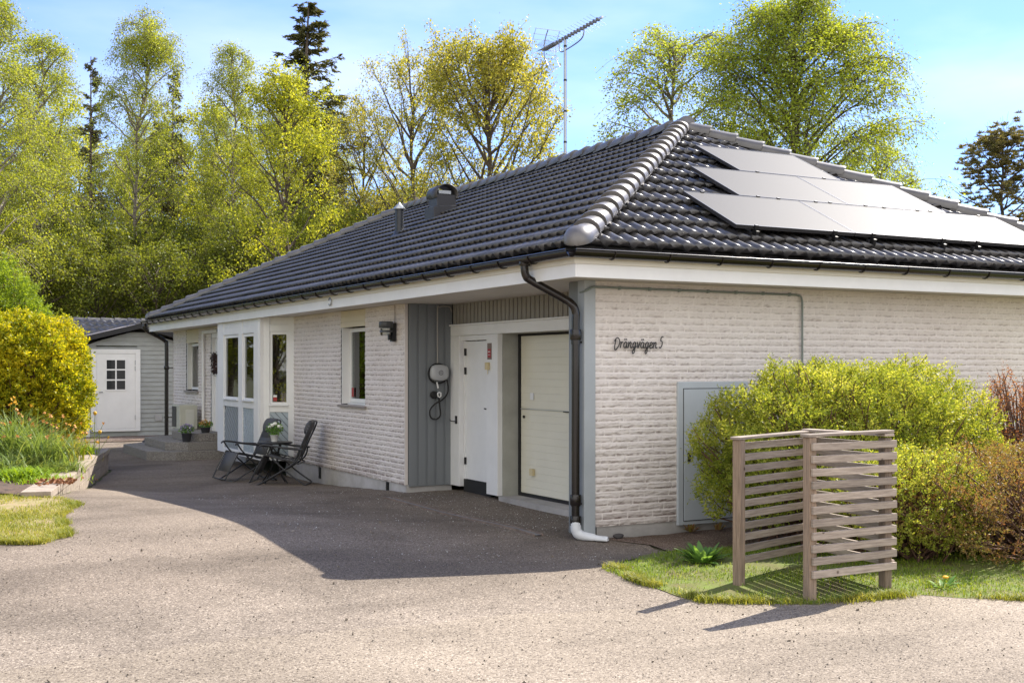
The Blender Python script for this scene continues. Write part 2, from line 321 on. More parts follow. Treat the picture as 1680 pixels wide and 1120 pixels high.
M['lf_birch'] = leafm('birch leaves', [(.20,.25,.03), (.35,.40,.06), (.50,.52,.11)], .5)
M['lf_birch2'] = leafm('fresh birch leaves', [(.17,.23,.022), (.33,.40,.05), (.50,.53,.10)], .5)
M['lf_oak'] = leafm('budding oak leaves', [(.22,.24,.04), (.42,.40,.08), (.62,.55,.16)], .5)
M['lf_maple'] = leafm('yellow green leaves', [(.20,.25,.025), (.42,.45,.05), (.62,.60,.11)], .5)
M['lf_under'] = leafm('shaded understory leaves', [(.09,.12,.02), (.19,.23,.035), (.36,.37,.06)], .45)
M['lf_spruce'] = leafm('spruce needles', [(.07,.08,.03), (.13,.13,.05), (.22,.19,.07)], .25)
M['lf_pine'] = leafm('pine needles', [(.11,.12,.045), (.21,.18,.07), (.36,.27,.11)], .3)
M['lf_hedge'] = leafm('hedge leaves', [(.13,.19,.025), (.36,.40,.06), (.70,.66,.20)], .48, ns=2.5)
M['lf_bush'] = leafm('golden bush leaves', [(.13,.19,.014), (.44,.42,.02), (.80,.66,.03)], .5, ns=1.4)
M['lf_bush2'] = leafm('pale green bush leaves', [(.12,.19,.02), (.24,.33,.03), (.33,.42,.05)], .45)
M['lf_low'] = leafm('spirea leaves', [(.26,.12,.07), (.24,.19,.06), (.34,.36,.07)], .4, ns=2.5)
M['lf_red'] = leafm('reddish young leaves', [(.24,.08,.05), (.34,.16,.08), (.34,.28,.09)], .4)
M['lf_grass'] = leafm('grass blades', [(.10,.17,.015), (.21,.30,.03), (.38,.36,.09)], .4, ns=1.5)
M['lf_dry'] = leafm('tired grass blades', [(.16,.20,.025), (.32,.33,.06), (.52,.42,.18)], .4, ns=1.5)
M['lf_daff'] = leafm('daffodil leaves', [(.12,.19,.05), (.22,.30,.09), (.42,.44,.20)], .4, ns=2)
M['lf_lime'] = leafm('lime leaves', [(.20,.32,.02), (.30,.42,.03)], .4)
M['lf_dock'] = leafm('broad weed leaves', [(.13,.26,.06), (.24,.40,.12)], .4)

# ------------------------------------------------------------------ terrain
CP = np.array([(0,0,0),(0,-1,0),(.7,4.5,.03),(0,4.55,.02),(0,6.5,-.08),(0,8.2,-.15),(-.5,10.5,-.14),(-.3,13,-.12),(-1.3,13,-.13),(-1.3,16,-.13),(0,18,-.13),(0,21.5,-.13),(-3,21,-.13),
  (-3.09,8.6,-.12),(-3.0,7.3,-.055),(-2.95,5.6,.015),(-2.9,4.2,.075),(-2.85,3,.12),(-2.83,1.9,.15),(-2.83,.9,.15),(-2.87,0,.118),(-2.9,-1,.09),(-2.3,-1.2,.05),(-1.7,-1.2,.02),(-.6,-1.24,.005),(-.2,-1.24,.02),
  (-2.46,11.5,-.13),(-2.0,13.7,-.13),(-4.27,4.5,.165),(-3.65,6.9,.02),(-4.2,3.3,.15),(-5,3.4,.15),(-4.5,1.2,.145),(-5.6,1.2,.145),(-7,1,.12),(-5.5,5,.18),(-7,4,.18),(-3,-3,0),(-6,-3,0),(-1,-3,0),(2,-4,0),(5,-5,0),(-6,-9,0),(0,-9,0),(6,-9,0),(-10,-6,0),(4,-1,.05),(8,-1,.05),
  (-1,2.5,.02),(-1.5,5,-.02),(-1.5,8,-.1),(0,2,.0),(-14,0,0),(-12,12,0),(12,-9,0),(10,10,0),(-2,28,-.3),(-14,25,-.3),(10,28,-.3)])
def _phi(r): return np.sqrt(r*r+1.0)
_d = np.hypot(CP[:, None, 0]-CP[None, :, 0], CP[:, None, 1]-CP[None, :, 1])
_w = np.linalg.solve(_phi(_d)+np.eye(len(CP))*1e-3, CP[:, 2])
def gz(x, y):
    x = np.asarray(x, float); y = np.asarray(y, float)
    r = np.hypot(x[..., None]-CP[:, 0], y[..., None]-CP[:, 1]); z = (_phi(r)*_w).sum(-1)
    d = np.hypot(x+1, y-6); f = np.clip((d-20)/15, 0, 1)
    return z*(1-f)-.15*f
def g1(x, y): return float(gz(x, y))
def sheet(name, poly, step, off, m, jitter=.0, label=None, kind='structure', inner=None):
    rng = random.Random(len(name)); P = []
    n = len(poly)
    for i in range(n):
        a, b = Vector(poly[i]), Vector(poly[(i+1) % n]); L = (b-a).length; k = max(1, int(L/step/.6)) if L < 40 else 12
        nrm = Vector((-(b-a).y, (b-a).x)).normalized() if L > 0 else Vector((0, 0))
        for j in range(k):
            j_ = jitter*(rng.random()-.5)*2 if j else 0
            P.append(tuple(a.lerp(b, j/k)+nrm*j_))
    nb = len(P); xs = [p[0] for p in P]; ys = [p[1] for p in P]
    x0, x1, y0, y1 = max(min(xs), -16), min(max(xs), 14), max(min(ys), -14), min(max(ys), 24)
    pts = [Vector(p) for p in P]
    for ix in range(int((x1-x0)/step)+1):
        for iy in range(int((y1-y0)/step)+1): pts.append(Vector((x0+ix*step+.013, y0+iy*step+.007)))
    r = delaunay_2d_cdt(pts, [], [list(range(nb))], 1, 1e-5)
    v = np.array([(p.x, p.y) for p in r[0]]); f = np.array([q for q in r[2] if len(q) == 3])
    z = gz(v[:, 0], v[:, 1])+off
    o = mesh_np(name, np.column_stack([v, z]), f, m, smooth=True); o['kind'] = kind
    return o
# base ground to the horizon
g_in = np.arange(-16, 16.01, .5); g_far = np.array([22, 30, 42, 60, 90, 140, 220, 350, 600.])
gxs = np.concatenate([-g_far[::-1], g_in, g_far]); gys = np.concatenate([-g_far[::-1], np.arange(-16, 26.01, .5), g_far+8])
X, Y = np.meshgrid(gxs, gys); Z = gz(X, Y)-.012
nx, ny = len(gxs), len(gys); ii = np.arange(ny-1)[:, None]*nx+np.arange(nx-1)[None, :]
gf = np.stack([ii, ii+1, ii+nx+1, ii+nx], -1).reshape(-1, 4)
tag(mesh_np('ground', np.column_stack([X.ravel(), Y.ravel(), Z.ravel()]), gf, M['ground'], smooth=True), kind='structure')
sheet('driveway', [(-30,-3.2),(-30,1.6),(-12,1.8),(-7,2.0),(-4.7,2.2),(-4.4,4.3),(-4.22,4.6),(-3.63,6.95),(-2.92,9.7),(-2.42,11.6),(-2.3,13.7),(-2.2,16.5),(-2.2,19.6),(2.5,19.6),
   (2.5,18.3),(-.1,18.3),(-.02,4.7),(.03,4.5),(1.5,4.5),(1.5,.2),(.05,.02),(.3,-.45),(.15,-.9),(-.25,-1.15),(-.7,-1.35),(-.8,-1.6),(-.95,-2.2),(-.92,-2.9),(-.7,-3.2)], .35, .003, M['drive'], .03)
sheet('road', [(-60,-40),(-60,-2.9),(-12,-2.9),(-7,-2.75),(-5.4,-2.75),(-4.1,-2.65),(-3.0,-2.75),(-2.3,-2.68),(-1.6,-2.85),(-1.25,-3.0),(-.85,-3.0),(-.38,-3.34),(0,-3.38),(.48,-3.47),(1.04,-3.94),(2.5,-4.7),(6,-5.6),(30,-9),(60,-12),(60,-40)], .5, .007, M['road'], .05)
sheet('gravel_strip', [(.05,-.02),(.32,-.45),(.2,-.9),(.7,-1.0),(1.6,-.95),(7.8,-.9),(7.8,-.02)], .3, .006, M['gravel'], .03)
sheet('gravel_path', [(-2.6,19.4),(-2.3,21.9),(3,21.9),(3,19.4),(-.5,19.5)], .4, .02, M['gravel'], .04)

# ------------------------------------------------------------------ blades (grass, daffodil leaves)
def blades(base, h, wdt, bend, seed, segs=3, lean=None):
    rng = np.random.default_rng(seed); N = len(base); th = rng.uniform(0, 2*PI, N)
    d = np.column_stack([np.cos(th), np.sin(th)]); 
    if lean is not None: d = d*.8+np.array(lean); d /= np.linalg.norm(d, axis=1)[:, None]
    h = np.asarray(h)*np.ones(N); b = np.asarray(bend)*h; s = np.column_stack([-d[:, 1], d[:, 0], np.zeros(N)])
    vs = []
    for i in range(segs+1):
        t = i/segs; p = base+np.column_stack([d*(b*t*t)[:, None], h*(t-.28*np.minimum(bend, 1.6)*t**3)])
        ww = wdt*(1-t**2*.85)
        vs += [p-s*ww*.5, p+s*ww*.5]
    v = np.stack(vs, 1).reshape(-1, 3); k = 2*(segs+1); o = (np.arange(N)*k)[:, None]
    f = np.concatenate([o+np.array([2*i, 2*i+1, 2*i+3, 2*i+2]) for i in range(segs)])
    return v, f
def in_poly(x, y, poly):
    c = np.zeros(len(x), bool); n = len(poly)
    for i in range(n):
        x0, y0 = poly[i]; x1, y1 = poly[(i+1) % n]
        if y0 == y1: continue
        c ^= ((y0 > y) != (y1 > y)) & (x < (x1-x0)*(y-y0)/(y1-y0)+x0)
    return c
def grass(name, poly, n, h, m, label, seed, off=.0, patch=.35):
    rng = np.random.default_rng(seed); P = np.array(poly); x = rng.uniform(P[:, 0].min(), P[:, 0].max(), n); y = rng.uniform(P[:, 1].min(), P[:, 1].max(), n)
    k = in_poly(x, y, poly); x, y = x[k], y[k]
    dn = np.sin(x*3.1+1.3*np.sin(y*2.3))*np.sin(y*3.7+1.1*np.sin(x*1.9)); k = dn > rng.uniform(-1, 1, len(x))*.9-patch; x, y = x[k], y[k]
    b = np.column_stack([x, y, gz(x, y)+off]); hh = h*rng.uniform(.45, 1.3, len(x))
    v, f = blades(b, hh, .006, rng.uniform(.3, 1.1, len(x)), seed+1, 2)
    o = mesh_np(name, v, f, m); tag(o, label, 'grass', kind='stuff'); return o
GR = [(-.8,-1.5),(-1.0,-2.2),(-.98,-2.95),(-.38,-3.42),(.48,-3.55),(1.04,-4.03),(2.5,-4.7),(6,-5.6),(12,-6.5),(12,-.9),(1.6,-.95),(.7,-1.0),(.2,-.9),(-.25,-1.1)]
tag(sheet('lawn', GR, .35, .009, M['lawn2'], .06), kind='structure')
GR2 = [(-.9,-1.5),(-1.05,-2.2),(-1.0,-2.95),(-.4,-3.42),(.48,-3.55),(1.04,-4.02),(2.5,-4.8),(5,-5.4),(5,-1.6),(1.6,-1.05),(.7,-1.05),(.2,-.95),(-.25,-1.1)]
grass('grass', GR2, 90000, .030, M['lf_grass'], 'short green grass and moss under the slatted wooden screen', 3, .008, .12)
LAWN = [(-30,.8),(-12,1.0),(-7,1.15),(-5.6,1.05),(-5.1,1.3),(-4.8,1.15),(-4.55,1.5),(-4.5,2.2),(-4.42,3.0),(-4.15,3.8),(-4.24,4.5),(-4.6,5.0),(-5.4,5.3),(-9,6.6),(-30,8)]
sheet('lawn', LAWN, .35, .012, M['lawn'], .05)
L2 = [(-7,1.0),(-5.6,.9),(-5.1,1.2),(-4.8,1.05),(-4.48,1.4),(-4.42,2.2),(-4.35,3.0),(-4.02,3.8),(-4.22,4.55),(-4.6,4.95),(-5.4,5.3),(-7,5.8)]
grass('grass', L2, 80000, .034, M['lf_dry'], 'dry patchy yellow green grass in front of the low retaining wall', 5, .012, .05)

def edge_tufts(line, n, h, m, label, seed, spread=.06):
    rng = np.random.default_rng(seed); P = np.array(line, float); i = rng.integers(0, len(P)-1, n); t = rng.random(n)[:, None]
    c = P[i]*(1-t)+P[i+1]*t; cl = rng.random(n) < .5+.5*np.sin(c[:, 0]*9+c[:, 1]*7); c = c[cl]; c = np.repeat(c, 5, 0)+rng.normal(0, spread*.35, (len(c)*5, 2))+rng.normal(0, spread*.4, (len(c), 2)).repeat(5, 0)
    b = np.column_stack([c, gz(c[:, 0], c[:, 1])+.006]); v, f = blades(b, h*rng.uniform(.4, 1.5, len(b)), .006, rng.uniform(.4, 1.3, len(b)), seed+1, 2)
    tag(mesh_np('grass', v, f, m), label, 'grass', kind='stuff')
edge_tufts([(-.78,-1.5),(-.98,-2.2),(-.96,-2.95),(-.38,-3.4),(.48,-3.54),(1.04,-4.02),(2.5,-4.78),(5,-5.4)], 2600, .05, M['lf_dry'], 'stray grass tufts fraying the lawn edge along the road', 61)
edge_tufts([(-7,1.1),(-5.6,1.0),(-5.1,1.25),(-4.8,1.1),(-4.52,1.45),(-4.46,2.2),(-4.38,3.0),(-4.1,3.8),(-4.2,4.5)], 1500, .05, M['lf_dry'], 'stray grass tufts fraying the edge of the left lawn', 62)
# ------------------------------------------------------------------ retaining wall and planting bed
WL = smooth_path([(-4.27,4.56,0),(-3.67,6.92,0),(-2.97,9.68,0),(-2.46,11.53,0)], 10)
rw = empty('retaining_wall', (-3.2, 9, .14)); tag(rw, 'low curved retaining wall of beige concrete blocks holding the flower bed', 'wall')
def wall_course(z0, z1, inset, name, wid, m, seglen, bev):
    rng = random.Random(int(z1*100)+7); d = 0; pts = WL; L = [0]
    for a, b in zip(pts, pts[1:]): L.append(L[-1]+(b-a).length)
    def pos(s):
        s = min(max(s, 0), L[-1]-1e-4); i = max(k for k in range(len(L)) if L[k] <= s); i = min(i, len(pts)-2); t = (s-L[i])/(L[i+1]-L[i])
        p = pts[i].lerp(pts[i+1], t); tn = (pts[i+1]-pts[i]).normalized(); return p, Vector((-tn.y, tn.x, 0))
    mb = MB(); s = rng.uniform(-.2, 0) if inset else 0
    while s < L[-1]:
        e = min(s+seglen*rng.uniform(.95, 1.05), L[-1]); a, na = pos(s+.004); b, nb_ = pos(e-.004); j = rng.uniform(-.004, .004)+inset
        if e-s > .05:
            q = [a+na*j, b+nb_*j, b+nb_*(j+wid), a+na*(j+wid)]
            mb.add([(p.x+3.2, p.y-9, z0) for p in q]+[(p.x+3.2, p.y-9, z1) for p in q], [(3,2,1,0),(4,5,6,7),(0,1,5,4),(1,2,6,5),(2,3,7,6),(3,0,4,7)])
        s = e
    return mb.build(name, m, rw, bev)
wall_course(.02, .105, 0, 'capping', .32, M['wallstone'], .62, .006)
for k in range(3): wall_course(.018-.14*(k+1), 0.014-.14*k, .022+.004*k, 'block_course', .24, M['wallstone'], .45, .008)
bedp = [(p.x-.3, p.y) for p in WL][:-1]+[(-2.5,12.2),(-3.0,15.0),(-9,17),(-14,12),(-9,6.2),(-5.3,5.1),(-4.62,4.9)]
rngb = np.random.default_rng(5)
def bed_z(x, y):
    x = np.asarray(x, float); y = np.asarray(y, float); d = np.clip((-(x)-2.4-(14-y)*.2), 0, 4); return .21+.04*d+0*x
r = delaunay_2d_cdt([Vector(p) for p in bedp]+[Vector((x, y)) for x in np.arange(-14, -2, .3) for y in np.arange(4.5, 17, .3)], [], [list(range(len(bedp)))], 1, 1e-5)
v = np.array([(p.x, p.y) for p in r[0]]); f = np.array([q for q in r[2] if len(q) == 3])
tag(mesh_np('planting_bed', np.column_stack([v, bed_z(v[:, 0], v[:, 1])+.02*rngb.standard_normal(len(v))]), f, M['bed'], smooth=True), kind='structure')

# ------------------------------------------------------------------ brick walls (real relief)
def vnoise(nu, nv, su, sv, seed):
    """smooth value noise on a nu x nv grid with cells of su x sv samples"""
    rng = np.random.default_rng(seed); a = rng.random((int(nu/su)+3, int(nv/sv)+3))
    u = np.arange(nu)/su; v = np.arange(nv)/sv; iu = u.astype(int); iv = v.astype(int); fu = u-iu; fv = v-iv; fu = fu*fu*(3-2*fu); fv = fv*fv*(3-2*fv)
    A = a[iu][:, iv]; B = a[iu+1][:, iv]; Cc = a[iu][:, iv+1]; Dd = a[iu+1][:, iv+1]
    fu = fu[:, None]; fv = fv[None, :]
    return (A*(1-fu)+B*fu)*(1-fv)+(Cc*(1-fu)+Dd*fu)*fv
def brick_wall(name, org, ud, nd, W, z0, z1, holes, du, parent, seed, course=.0672):
    """heightfield wall from org along ud, facing nd, each course a rough split brick over a smooth joint"""
    H = z1-z0; nr = int(round(H/course)); per = 10; nv = nr*per+1; nu = int(W/du)+1
    u = np.linspace(0, W, nu); v = np.linspace(0, H, nv); duu = W/(nu-1)
    row = np.minimum((np.arange(nv)/per).astype(int), nr-1); fr = (np.arange(nv)-row*per)/per
    rng = np.random.default_rng(seed); L = .29
    k = .01/duu
    big = vnoise(nu, nv, 9*k, 2.4, seed); mid = vnoise(nu, nv, 3.5*k, 1.5, seed+1); fine = vnoise(nu, nv, 1.6*k, 1, seed+2)
    F = fr[None, :]*np.ones((nu, 1)); zr = np.clip((z0+v[None, :])/2.4, 0, 1); rug = 1.15-.75*zr
    edge = .02+.22*vnoise(nu, nr+1, 6*k, 1, seed+3)[:, row]+.14*vnoise(nu, nr+1, 2*k, 1, seed+6)[:, row]
    offs = rng.random(nr)*L*.5+(np.arange(nr) % 2)*L*.5
    pos_ = (u[:, None]+offs[row][None, :])/L; bid = pos_.astype(int); jj = (pos_-bid)*L
    tone = rng.random((int(W/L)+4, nr))[np.minimum(bid, int(W/L)+3), row[None, :]]
    joint = jj < max(.010, duu*1.05); mort = joint | (F > .84)
    prof = np.clip((F-edge)/.06, 0, 1)*(~mort)
    h = .003+.0058*prof+(.0065*(big-.5)+.0060*(mid-.5)+.0045*(fine-.5))*prof*rug+.003*(tone-.5)*prof
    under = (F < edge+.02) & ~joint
    dirt_shade = under*np.clip((2.6*mid-.75)*rug, 0, 1)*.85+(~mort)*np.clip(3.2*(fine-.66), 0, 1)*np.clip(big*1.3, 0, 1)*.55+(~mort)*tone*.10  # shade below each ledge put into the colour, with dirty flecks and brick tone
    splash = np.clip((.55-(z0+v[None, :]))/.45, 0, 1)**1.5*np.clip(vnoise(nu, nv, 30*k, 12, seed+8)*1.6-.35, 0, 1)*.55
    dirt_shade = np.clip(dirt_shade*.72+splash*(~mort), 0, 1); dirt_shade = np.where(joint, -.12, np.where(mort, -.30, dirt_shade))
    zz = z0+v; o = np.array(org, float); ud = np.array(ud, float); nd = np.array(nd, float)
    P = o[None, None, :]+u[:, None, None]*ud+h[..., None]*nd; P[..., 2] = zz[None, :]
    idx = np.arange(nu-1)[:, None]*nv+np.arange(nv-1)[None, :]
    keep = np.ones_like(idx, bool); uc = (u[:-1]+u[1:])/2; vc = (zz[:-1]+zz[1:])/2
    for (a, b, c, d) in holes: keep &= ~(((uc > a) & (uc < b))[:, None] & ((vc > c) & (vc < d))[None, :])
    idx = idx[keep]; cr = np.cross(ud, (0, 0, 1)).dot(nd) > 0
    f = np.stack([idx, idx+nv, idx+nv+1, idx+1], -1)
    if not cr: f = f[:, ::-1]
    ob = mesh_np(name, P.reshape(-1, 3), f, M['brick'], parent)
    a = ob.data.attributes.new('dirt_shade', 'FLOAT', 'POINT'); a.data.foreach_set('value', dirt_shade.ravel().astype(np.float32))
    return ob

house = empty('house', (0, 0, 0)); tag(house, 'single storey white brick house with dark tiled hip roof and garage door', 'house')
ZT = 2.44; BZ = .115
brick_wall('wall', (-.01, 0, 0), (1, 0, 0), (0, -1, 0), 7.54, BZ, ZT, [], .012, house, 11)
W1 = (5.96, 6.93, 1.09, 2.46); W0 = (15.55, 16.62, 1.13, 2.46); DR = (13.45, 14.5, 0, 2.38)
brick_wall('wall', (0, 4.585, 0), (0, 1, 0), (-1, 0, 0), 9.30-4.585, BZ, ZT, [(W1[0]-4.585, W1[1]-4.585, W1[2], W1[3])], .016, house, 23)
brick_wall('wall', (0, 12.2, 0), (0, 1, 0), (-1, 0, 0), 17.9-12.2, BZ, ZT, [(W0[0]-12.2, W0[1]-12.2, W0[2], W0[3]), (DR[0]-12.2, DR[1]-12.2, BZ-.1, 2.38)], .03, house, 37)
MB().box(.02,17.6,-.3,7.53,17.9,ZT-.01).box(7.3,.08,-.3,7.535,17.6,ZT-.01).build('wall', M['brick'], house)
# masonry behind the brick skin (keeps the light out of the house), with holes left at windows and doors
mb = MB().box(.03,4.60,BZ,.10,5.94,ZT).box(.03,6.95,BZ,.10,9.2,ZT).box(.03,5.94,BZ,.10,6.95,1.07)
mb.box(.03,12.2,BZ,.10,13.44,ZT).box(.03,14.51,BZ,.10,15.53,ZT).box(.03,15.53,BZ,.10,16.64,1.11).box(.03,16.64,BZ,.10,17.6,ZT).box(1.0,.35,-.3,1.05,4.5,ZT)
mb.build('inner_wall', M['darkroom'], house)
# brick return at the end of the left wall
MB().box(-.008,4.56,BZ,.034,4.584,ZT).build('wall_end', M['brick'], house)
# foundation
mb = MB(); mb.box(.012,4.56,-.4,.3,9.6,BZ+.004).box(.012,12.0,-.4,.3,17.89,BZ+.004); mb.box(.036,4.555,-.4,.65,4.6,.10)
mb.build('foundation', M['plinth'], house)
mb = MB(); mb.box(.02,.006,-.4,7.5,.3,BZ+.004); mb.box(-.02,.02,-.2,.9,.3,.05); mb.build('foundation', M['concrete'], house)
for y in (7.9, 5.18):
    mb = MB()
    mb.box(.004,y-.045,-.07,.02,y+.045,.105)
    for k in range(7): mb.box(-.004,y-.04,-.06+k*.023,.004,y+.04,-.052+k*.023)
    mb.build('floor_vent', M['black'], house)
# soffit and fascia (real boards)
OV = .53; X1 = 7.54+OV; Y1 = 18.02
MB().box(-.51,-.49,ZT+.003,1.0,Y1-.02,ZT+.02).box(1.0,-.49,ZT+.003,X1-.02,.5,ZT+.02).box(7,.5,ZT+.003,X1-.02,Y1-.02,ZT+.02).build('soffit', M['soffit'], house)
fm = MB(); fm.box(-OV,-.51,2.425,-.508,Y1,2.60); fm.box(-.508,-.51,2.425,X1,-.488,2.60); fm.box(-.508,Y1-.022,2.425,X1,Y1,2.60); fm.box(X1-.022,-.488,2.425,X1,Y1-.022,2.60)
fm.build('fascia', M['white'], house, .002)
fm = MB(); fm.box(-OV-.018,-.528,2.545,-OV-.001,Y1+.018,2.655); fm.box(-OV-.001,-.528,2.545,X1+.018,-.511,2.655)
fm.build('fascia_strip', M['cream'], house)

# ------------------------------------------------------------------ roof
T = .509; EZ = 2.70; A = 4.285; CO = math.cos(math.atan(T)); SI = math.sin(math.atan(T)); SL = A/CO
X0r, Y0r, Y1r = -.52, -.52, 18.0
def roof_slope(name, origin, ud, inw, length, hip0, hip1, parent, ds=.15/9):
    """pantile slope: wave across u, overlapping courses up v, clipped at both hips"""
    nu = int(round(length/ds)); u = np.linspace(0, length, nu+1); ncr = 14; cl = SL/ncr
    vmax = np.minimum(np.where(hip0, u, 99), np.where(hip1, length-u, 99))/CO; vmax = np.minimum(vmax, SL)
    ph = (u/.15) % 1.0
    wave = .045*(.5-.5*np.cos(2*PI*ph))**1.1-.014; tl = np.abs(np.sin(PI*u/.30))**.7
    ud = np.array(ud, float); inw = np.array(inw, float); nrm = np.array([-inw[0]*SI, -inw[1]*SI, CO]); up = np.array([inw[0]*CO, inw[1]*CO, SI]); org = np.array(origin, float)
    V = []; Fs = []; base = 0; rng = np.random.default_rng(3)
    for c in range(ncr):
        v0 = c*cl; v1 = (c+1)*cl+.05; jit = (rng.random(int(length/.30)+2)-.5)*.006; jt = jit[(u/.30).astype(int)]
        lo = np.minimum(v0+0*u, vmax); hi = np.minimum(v1, vmax); lift = .038
        rows = []
        for (vv, hh) in ((np.minimum(lo+.09, np.maximum(hi, lo)), -.014+0*u), (lo, wave+.006+lift*tl*1.15+jt), ((lo+hi)/2, wave+(.006+lift*tl)*.5+.002), (hi, wave)):
            if hh is not None: rows.append(org+u[:, None]*ud+vv[:, None]*up+(hh)[:, None]*nrm)
        n = nu+1
        for rr in rows: V.append(rr)
        ok = (vmax[:-1] > v0+1e-4) | (vmax[1:] > v0+1e-4); i = np.arange(nu)[ok]
        for k in range(3):
            Fs.append(np.stack([base+k*n+i, base+k*n+i+1, base+(k+1)*n+i+1, base+(k+1)*n+i], -1))
        base += 4*n
    v = np.concatenate(V); f = np.concatenate(Fs)
    if np.cross(ud, up).dot(nrm) < 0: f = f[:, ::-1]
    return mesh_np(name, v, f, M['tile'], parent)
roof_slope('roof_slope', (X0r, Y0r, EZ), (0,1,0), (1,0), Y1r-Y0r, True, True, house)
roof_slope('roof_slope', (X0r, Y0r, EZ), (1,0,0), (0,1), 2*A, True, True, house)
RX0, RX1 = X0r, X0r+2*A; AP = (X0r+A, Y0r+A); AP2 = (X0r+A, Y1r-A); AZ = EZ+A*T
e = .03
MB().add([(RX0,Y0r,EZ-e),(RX1,Y0r,EZ-e),(RX1,Y1r,EZ-e),(RX0,Y1r,EZ-e),(AP[0],AP[1],AZ-e),(AP2[0],AP2[1],AZ-e)],
   [(0,1,4),(1,2,5,4),(2,3,5),(3,0,4,5),(3,2,1,0)]).build('roof_deck', M['tile'], house)
MB().add([(RX1,Y0r,EZ),(RX1,Y1r,EZ),(AP2[0],AP2[1],AZ+.03),(AP[0],AP[1],AZ+.03)], [(0,1,2,3)]).add([(RX1,Y1r,EZ),(RX0,Y1r,EZ),(AP2[0],AP2[1],AZ+.03)], [(0,1,2)]).build('roof_slope', M['tile'], house)
def cap_row(p, q, r0, nm, endcap=True, spacing=.33, lift=.0):
    """half round overlapping tiles from p (low) to q"""
    p = Vector(p); q = Vector(q); d = q-p; L = d.length; d.normalize(); side = d.cross(Vector((0, 0, 1))).normalized(); up = side.cross(d).normalized()
    n = max(1, int(round(L/spacing))); s = L/n; mb = MB(); K = 12
    for i in range(n):
        vs = []
        for (t, rr, ll) in ((-.032, r0*1.06, .026), (-.005, r0*1.07, .026), (.06, r0*1.03, .016), (s+.04, r0*.93, -.008)):
            c = p+d*(i*s+t)+up*(ll+lift)
            for k in range(K+1):
                a = PI*(-.08+1.16*k/K); vs.append(c+side*rr*math.cos(a)+up*rr*.85*math.sin(a))
        fs = [(j*(K+1)+k, j*(K+1)+k+1, (j+1)*(K+1)+k+1, (j+1)*(K+1)+k) for j in range(3) for k in range(K)]
        mb.add(vs, fs, True)
        c0 = len(vs); mb.add([vs[k] for k in range(K+1)]+[p+d*(i*s-.03)-up*.03], [(k, k+1, K+1) for k in range(K)])
    if endcap:
        vs = []; K2 = 6
        for j in range(K2+1):
            ph = (PI/2)*j/K2; c = p-d*(.03+.17*math.sin(ph))+up*(.03+lift)*math.cos(ph)
            for k in range(K+1):
                a = PI*(-.08+1.16*k/K); rr = r0*1.1*math.cos(ph*.97); vs.append(c+side*rr*math.cos(a)+up*(rr*.85*math.sin(a)))
        mb.add(vs, [(j*(K+1)+k, j*(K+1)+k+1, (j+1)*(K+1)+k+1, (j+1)*(K+1)+k) for j in range(K2) for k in range(K)], True)
    return mb.build(nm, M['cap'], house)
cap_row((RX0+.08, Y0r+.08, EZ+.06), (AP[0], AP[1], AZ+.03), .125, 'hip_tiles', spacing=.30)
cap_row((RX1-.08, Y0r+.08, EZ+.06), (AP[0], AP[1], AZ+.03), .125, 'hip_tiles', spacing=.37)
cap_row((RX0+.08, Y1r-.08, EZ+.06), (AP2[0], AP2[1], AZ+.03), .125, 'hip_tiles', spacing=.33)
cap_row((RX1-.08, Y1r-.08, EZ+.06), (AP2[0], AP2[1], AZ+.03), .125, 'hip_tiles', spacing=.33)
cap_row((AP[0], AP[1]-.1, AZ+.035), (AP2[0], AP2[1]+.1, AZ+.035), .12, 'ridge_tiles', False, .36)

# gutters: open half rounds with brackets
def gutter(p, q, out, name='gutter'):
    p = Vector(p); q = Vector(q); d = (q-p).normalized(); out = Vector(out); mb = MB(); K = 10; r = .066; vs = []
    for c in (p, q):
        for rr in (r, r-.004):
            for k in range(K+1):
                a = PI*k/K; vs.append(c+out*(rr*math.cos(a))-Vector((0, 0, 1))*rr*math.sin(a))
    n = K+1; fs = []
    for k in range(K): fs += [(k, k+1, 2*n+k+1, 2*n+k), (n+k+1, n+k, 3*n+k, 3*n+k+1)]
    fs += [(0, 2*n, 3*n, n), (K, n+K, 3*n+K, 2*n+K)]
    mb.add(vs, fs, True); mb.tube([p+out*(r+.003), q+out*(r+.003)], .008, 6); 
    for c in (p, q): mb.tube([c-d*.001, c+d*.001+Vector((0, 0, 0))], .001, 4)
    g = mb.build(name, M['gutter'], house)
    return g
GZ = 2.655; GX = -OV-.085; GY = -.51-.085
g1_ = gutter((GX, GY, GZ), (GX, Y1+.12, GZ), (-1, 0, 0))
g2_ = gutter((GX, GY, GZ), (X1+.1, GY, GZ), (0, -1, 0))
def bracket_mb(out):
    mb = MB(); o = Vector(out); pts = []
    for k in range(9):
        a = PI*k/8; pts.append(o*(.073*math.cos(a))+Vector((0, 0, -.073*math.sin(a))))
    mb.tube(pts, .006, 6); mb.tube([pts[-1], pts[-1]-o*.02+Vector((0, 0, .03))], .006, 6); return mb
b1 = bracket_mb((-1, 0, 0)).build('gutter_bracket', M['gutter'], g1_); b1.location = (GX, .1, GZ)
for k in range(1, 31):
    c = b1.copy(); C.objects.link(c); c.location = (GX, .1+.6*k, GZ)
b2 = bracket_mb((0, -1, 0)).build('gutter_bracket', M['gutter'], g2_); b2.location = (-.2, GY, GZ)
for k in range(1, 14):
    c = b2.copy(); C.objects.link(c); c.location = (-.2+.6*k, GY, GZ)
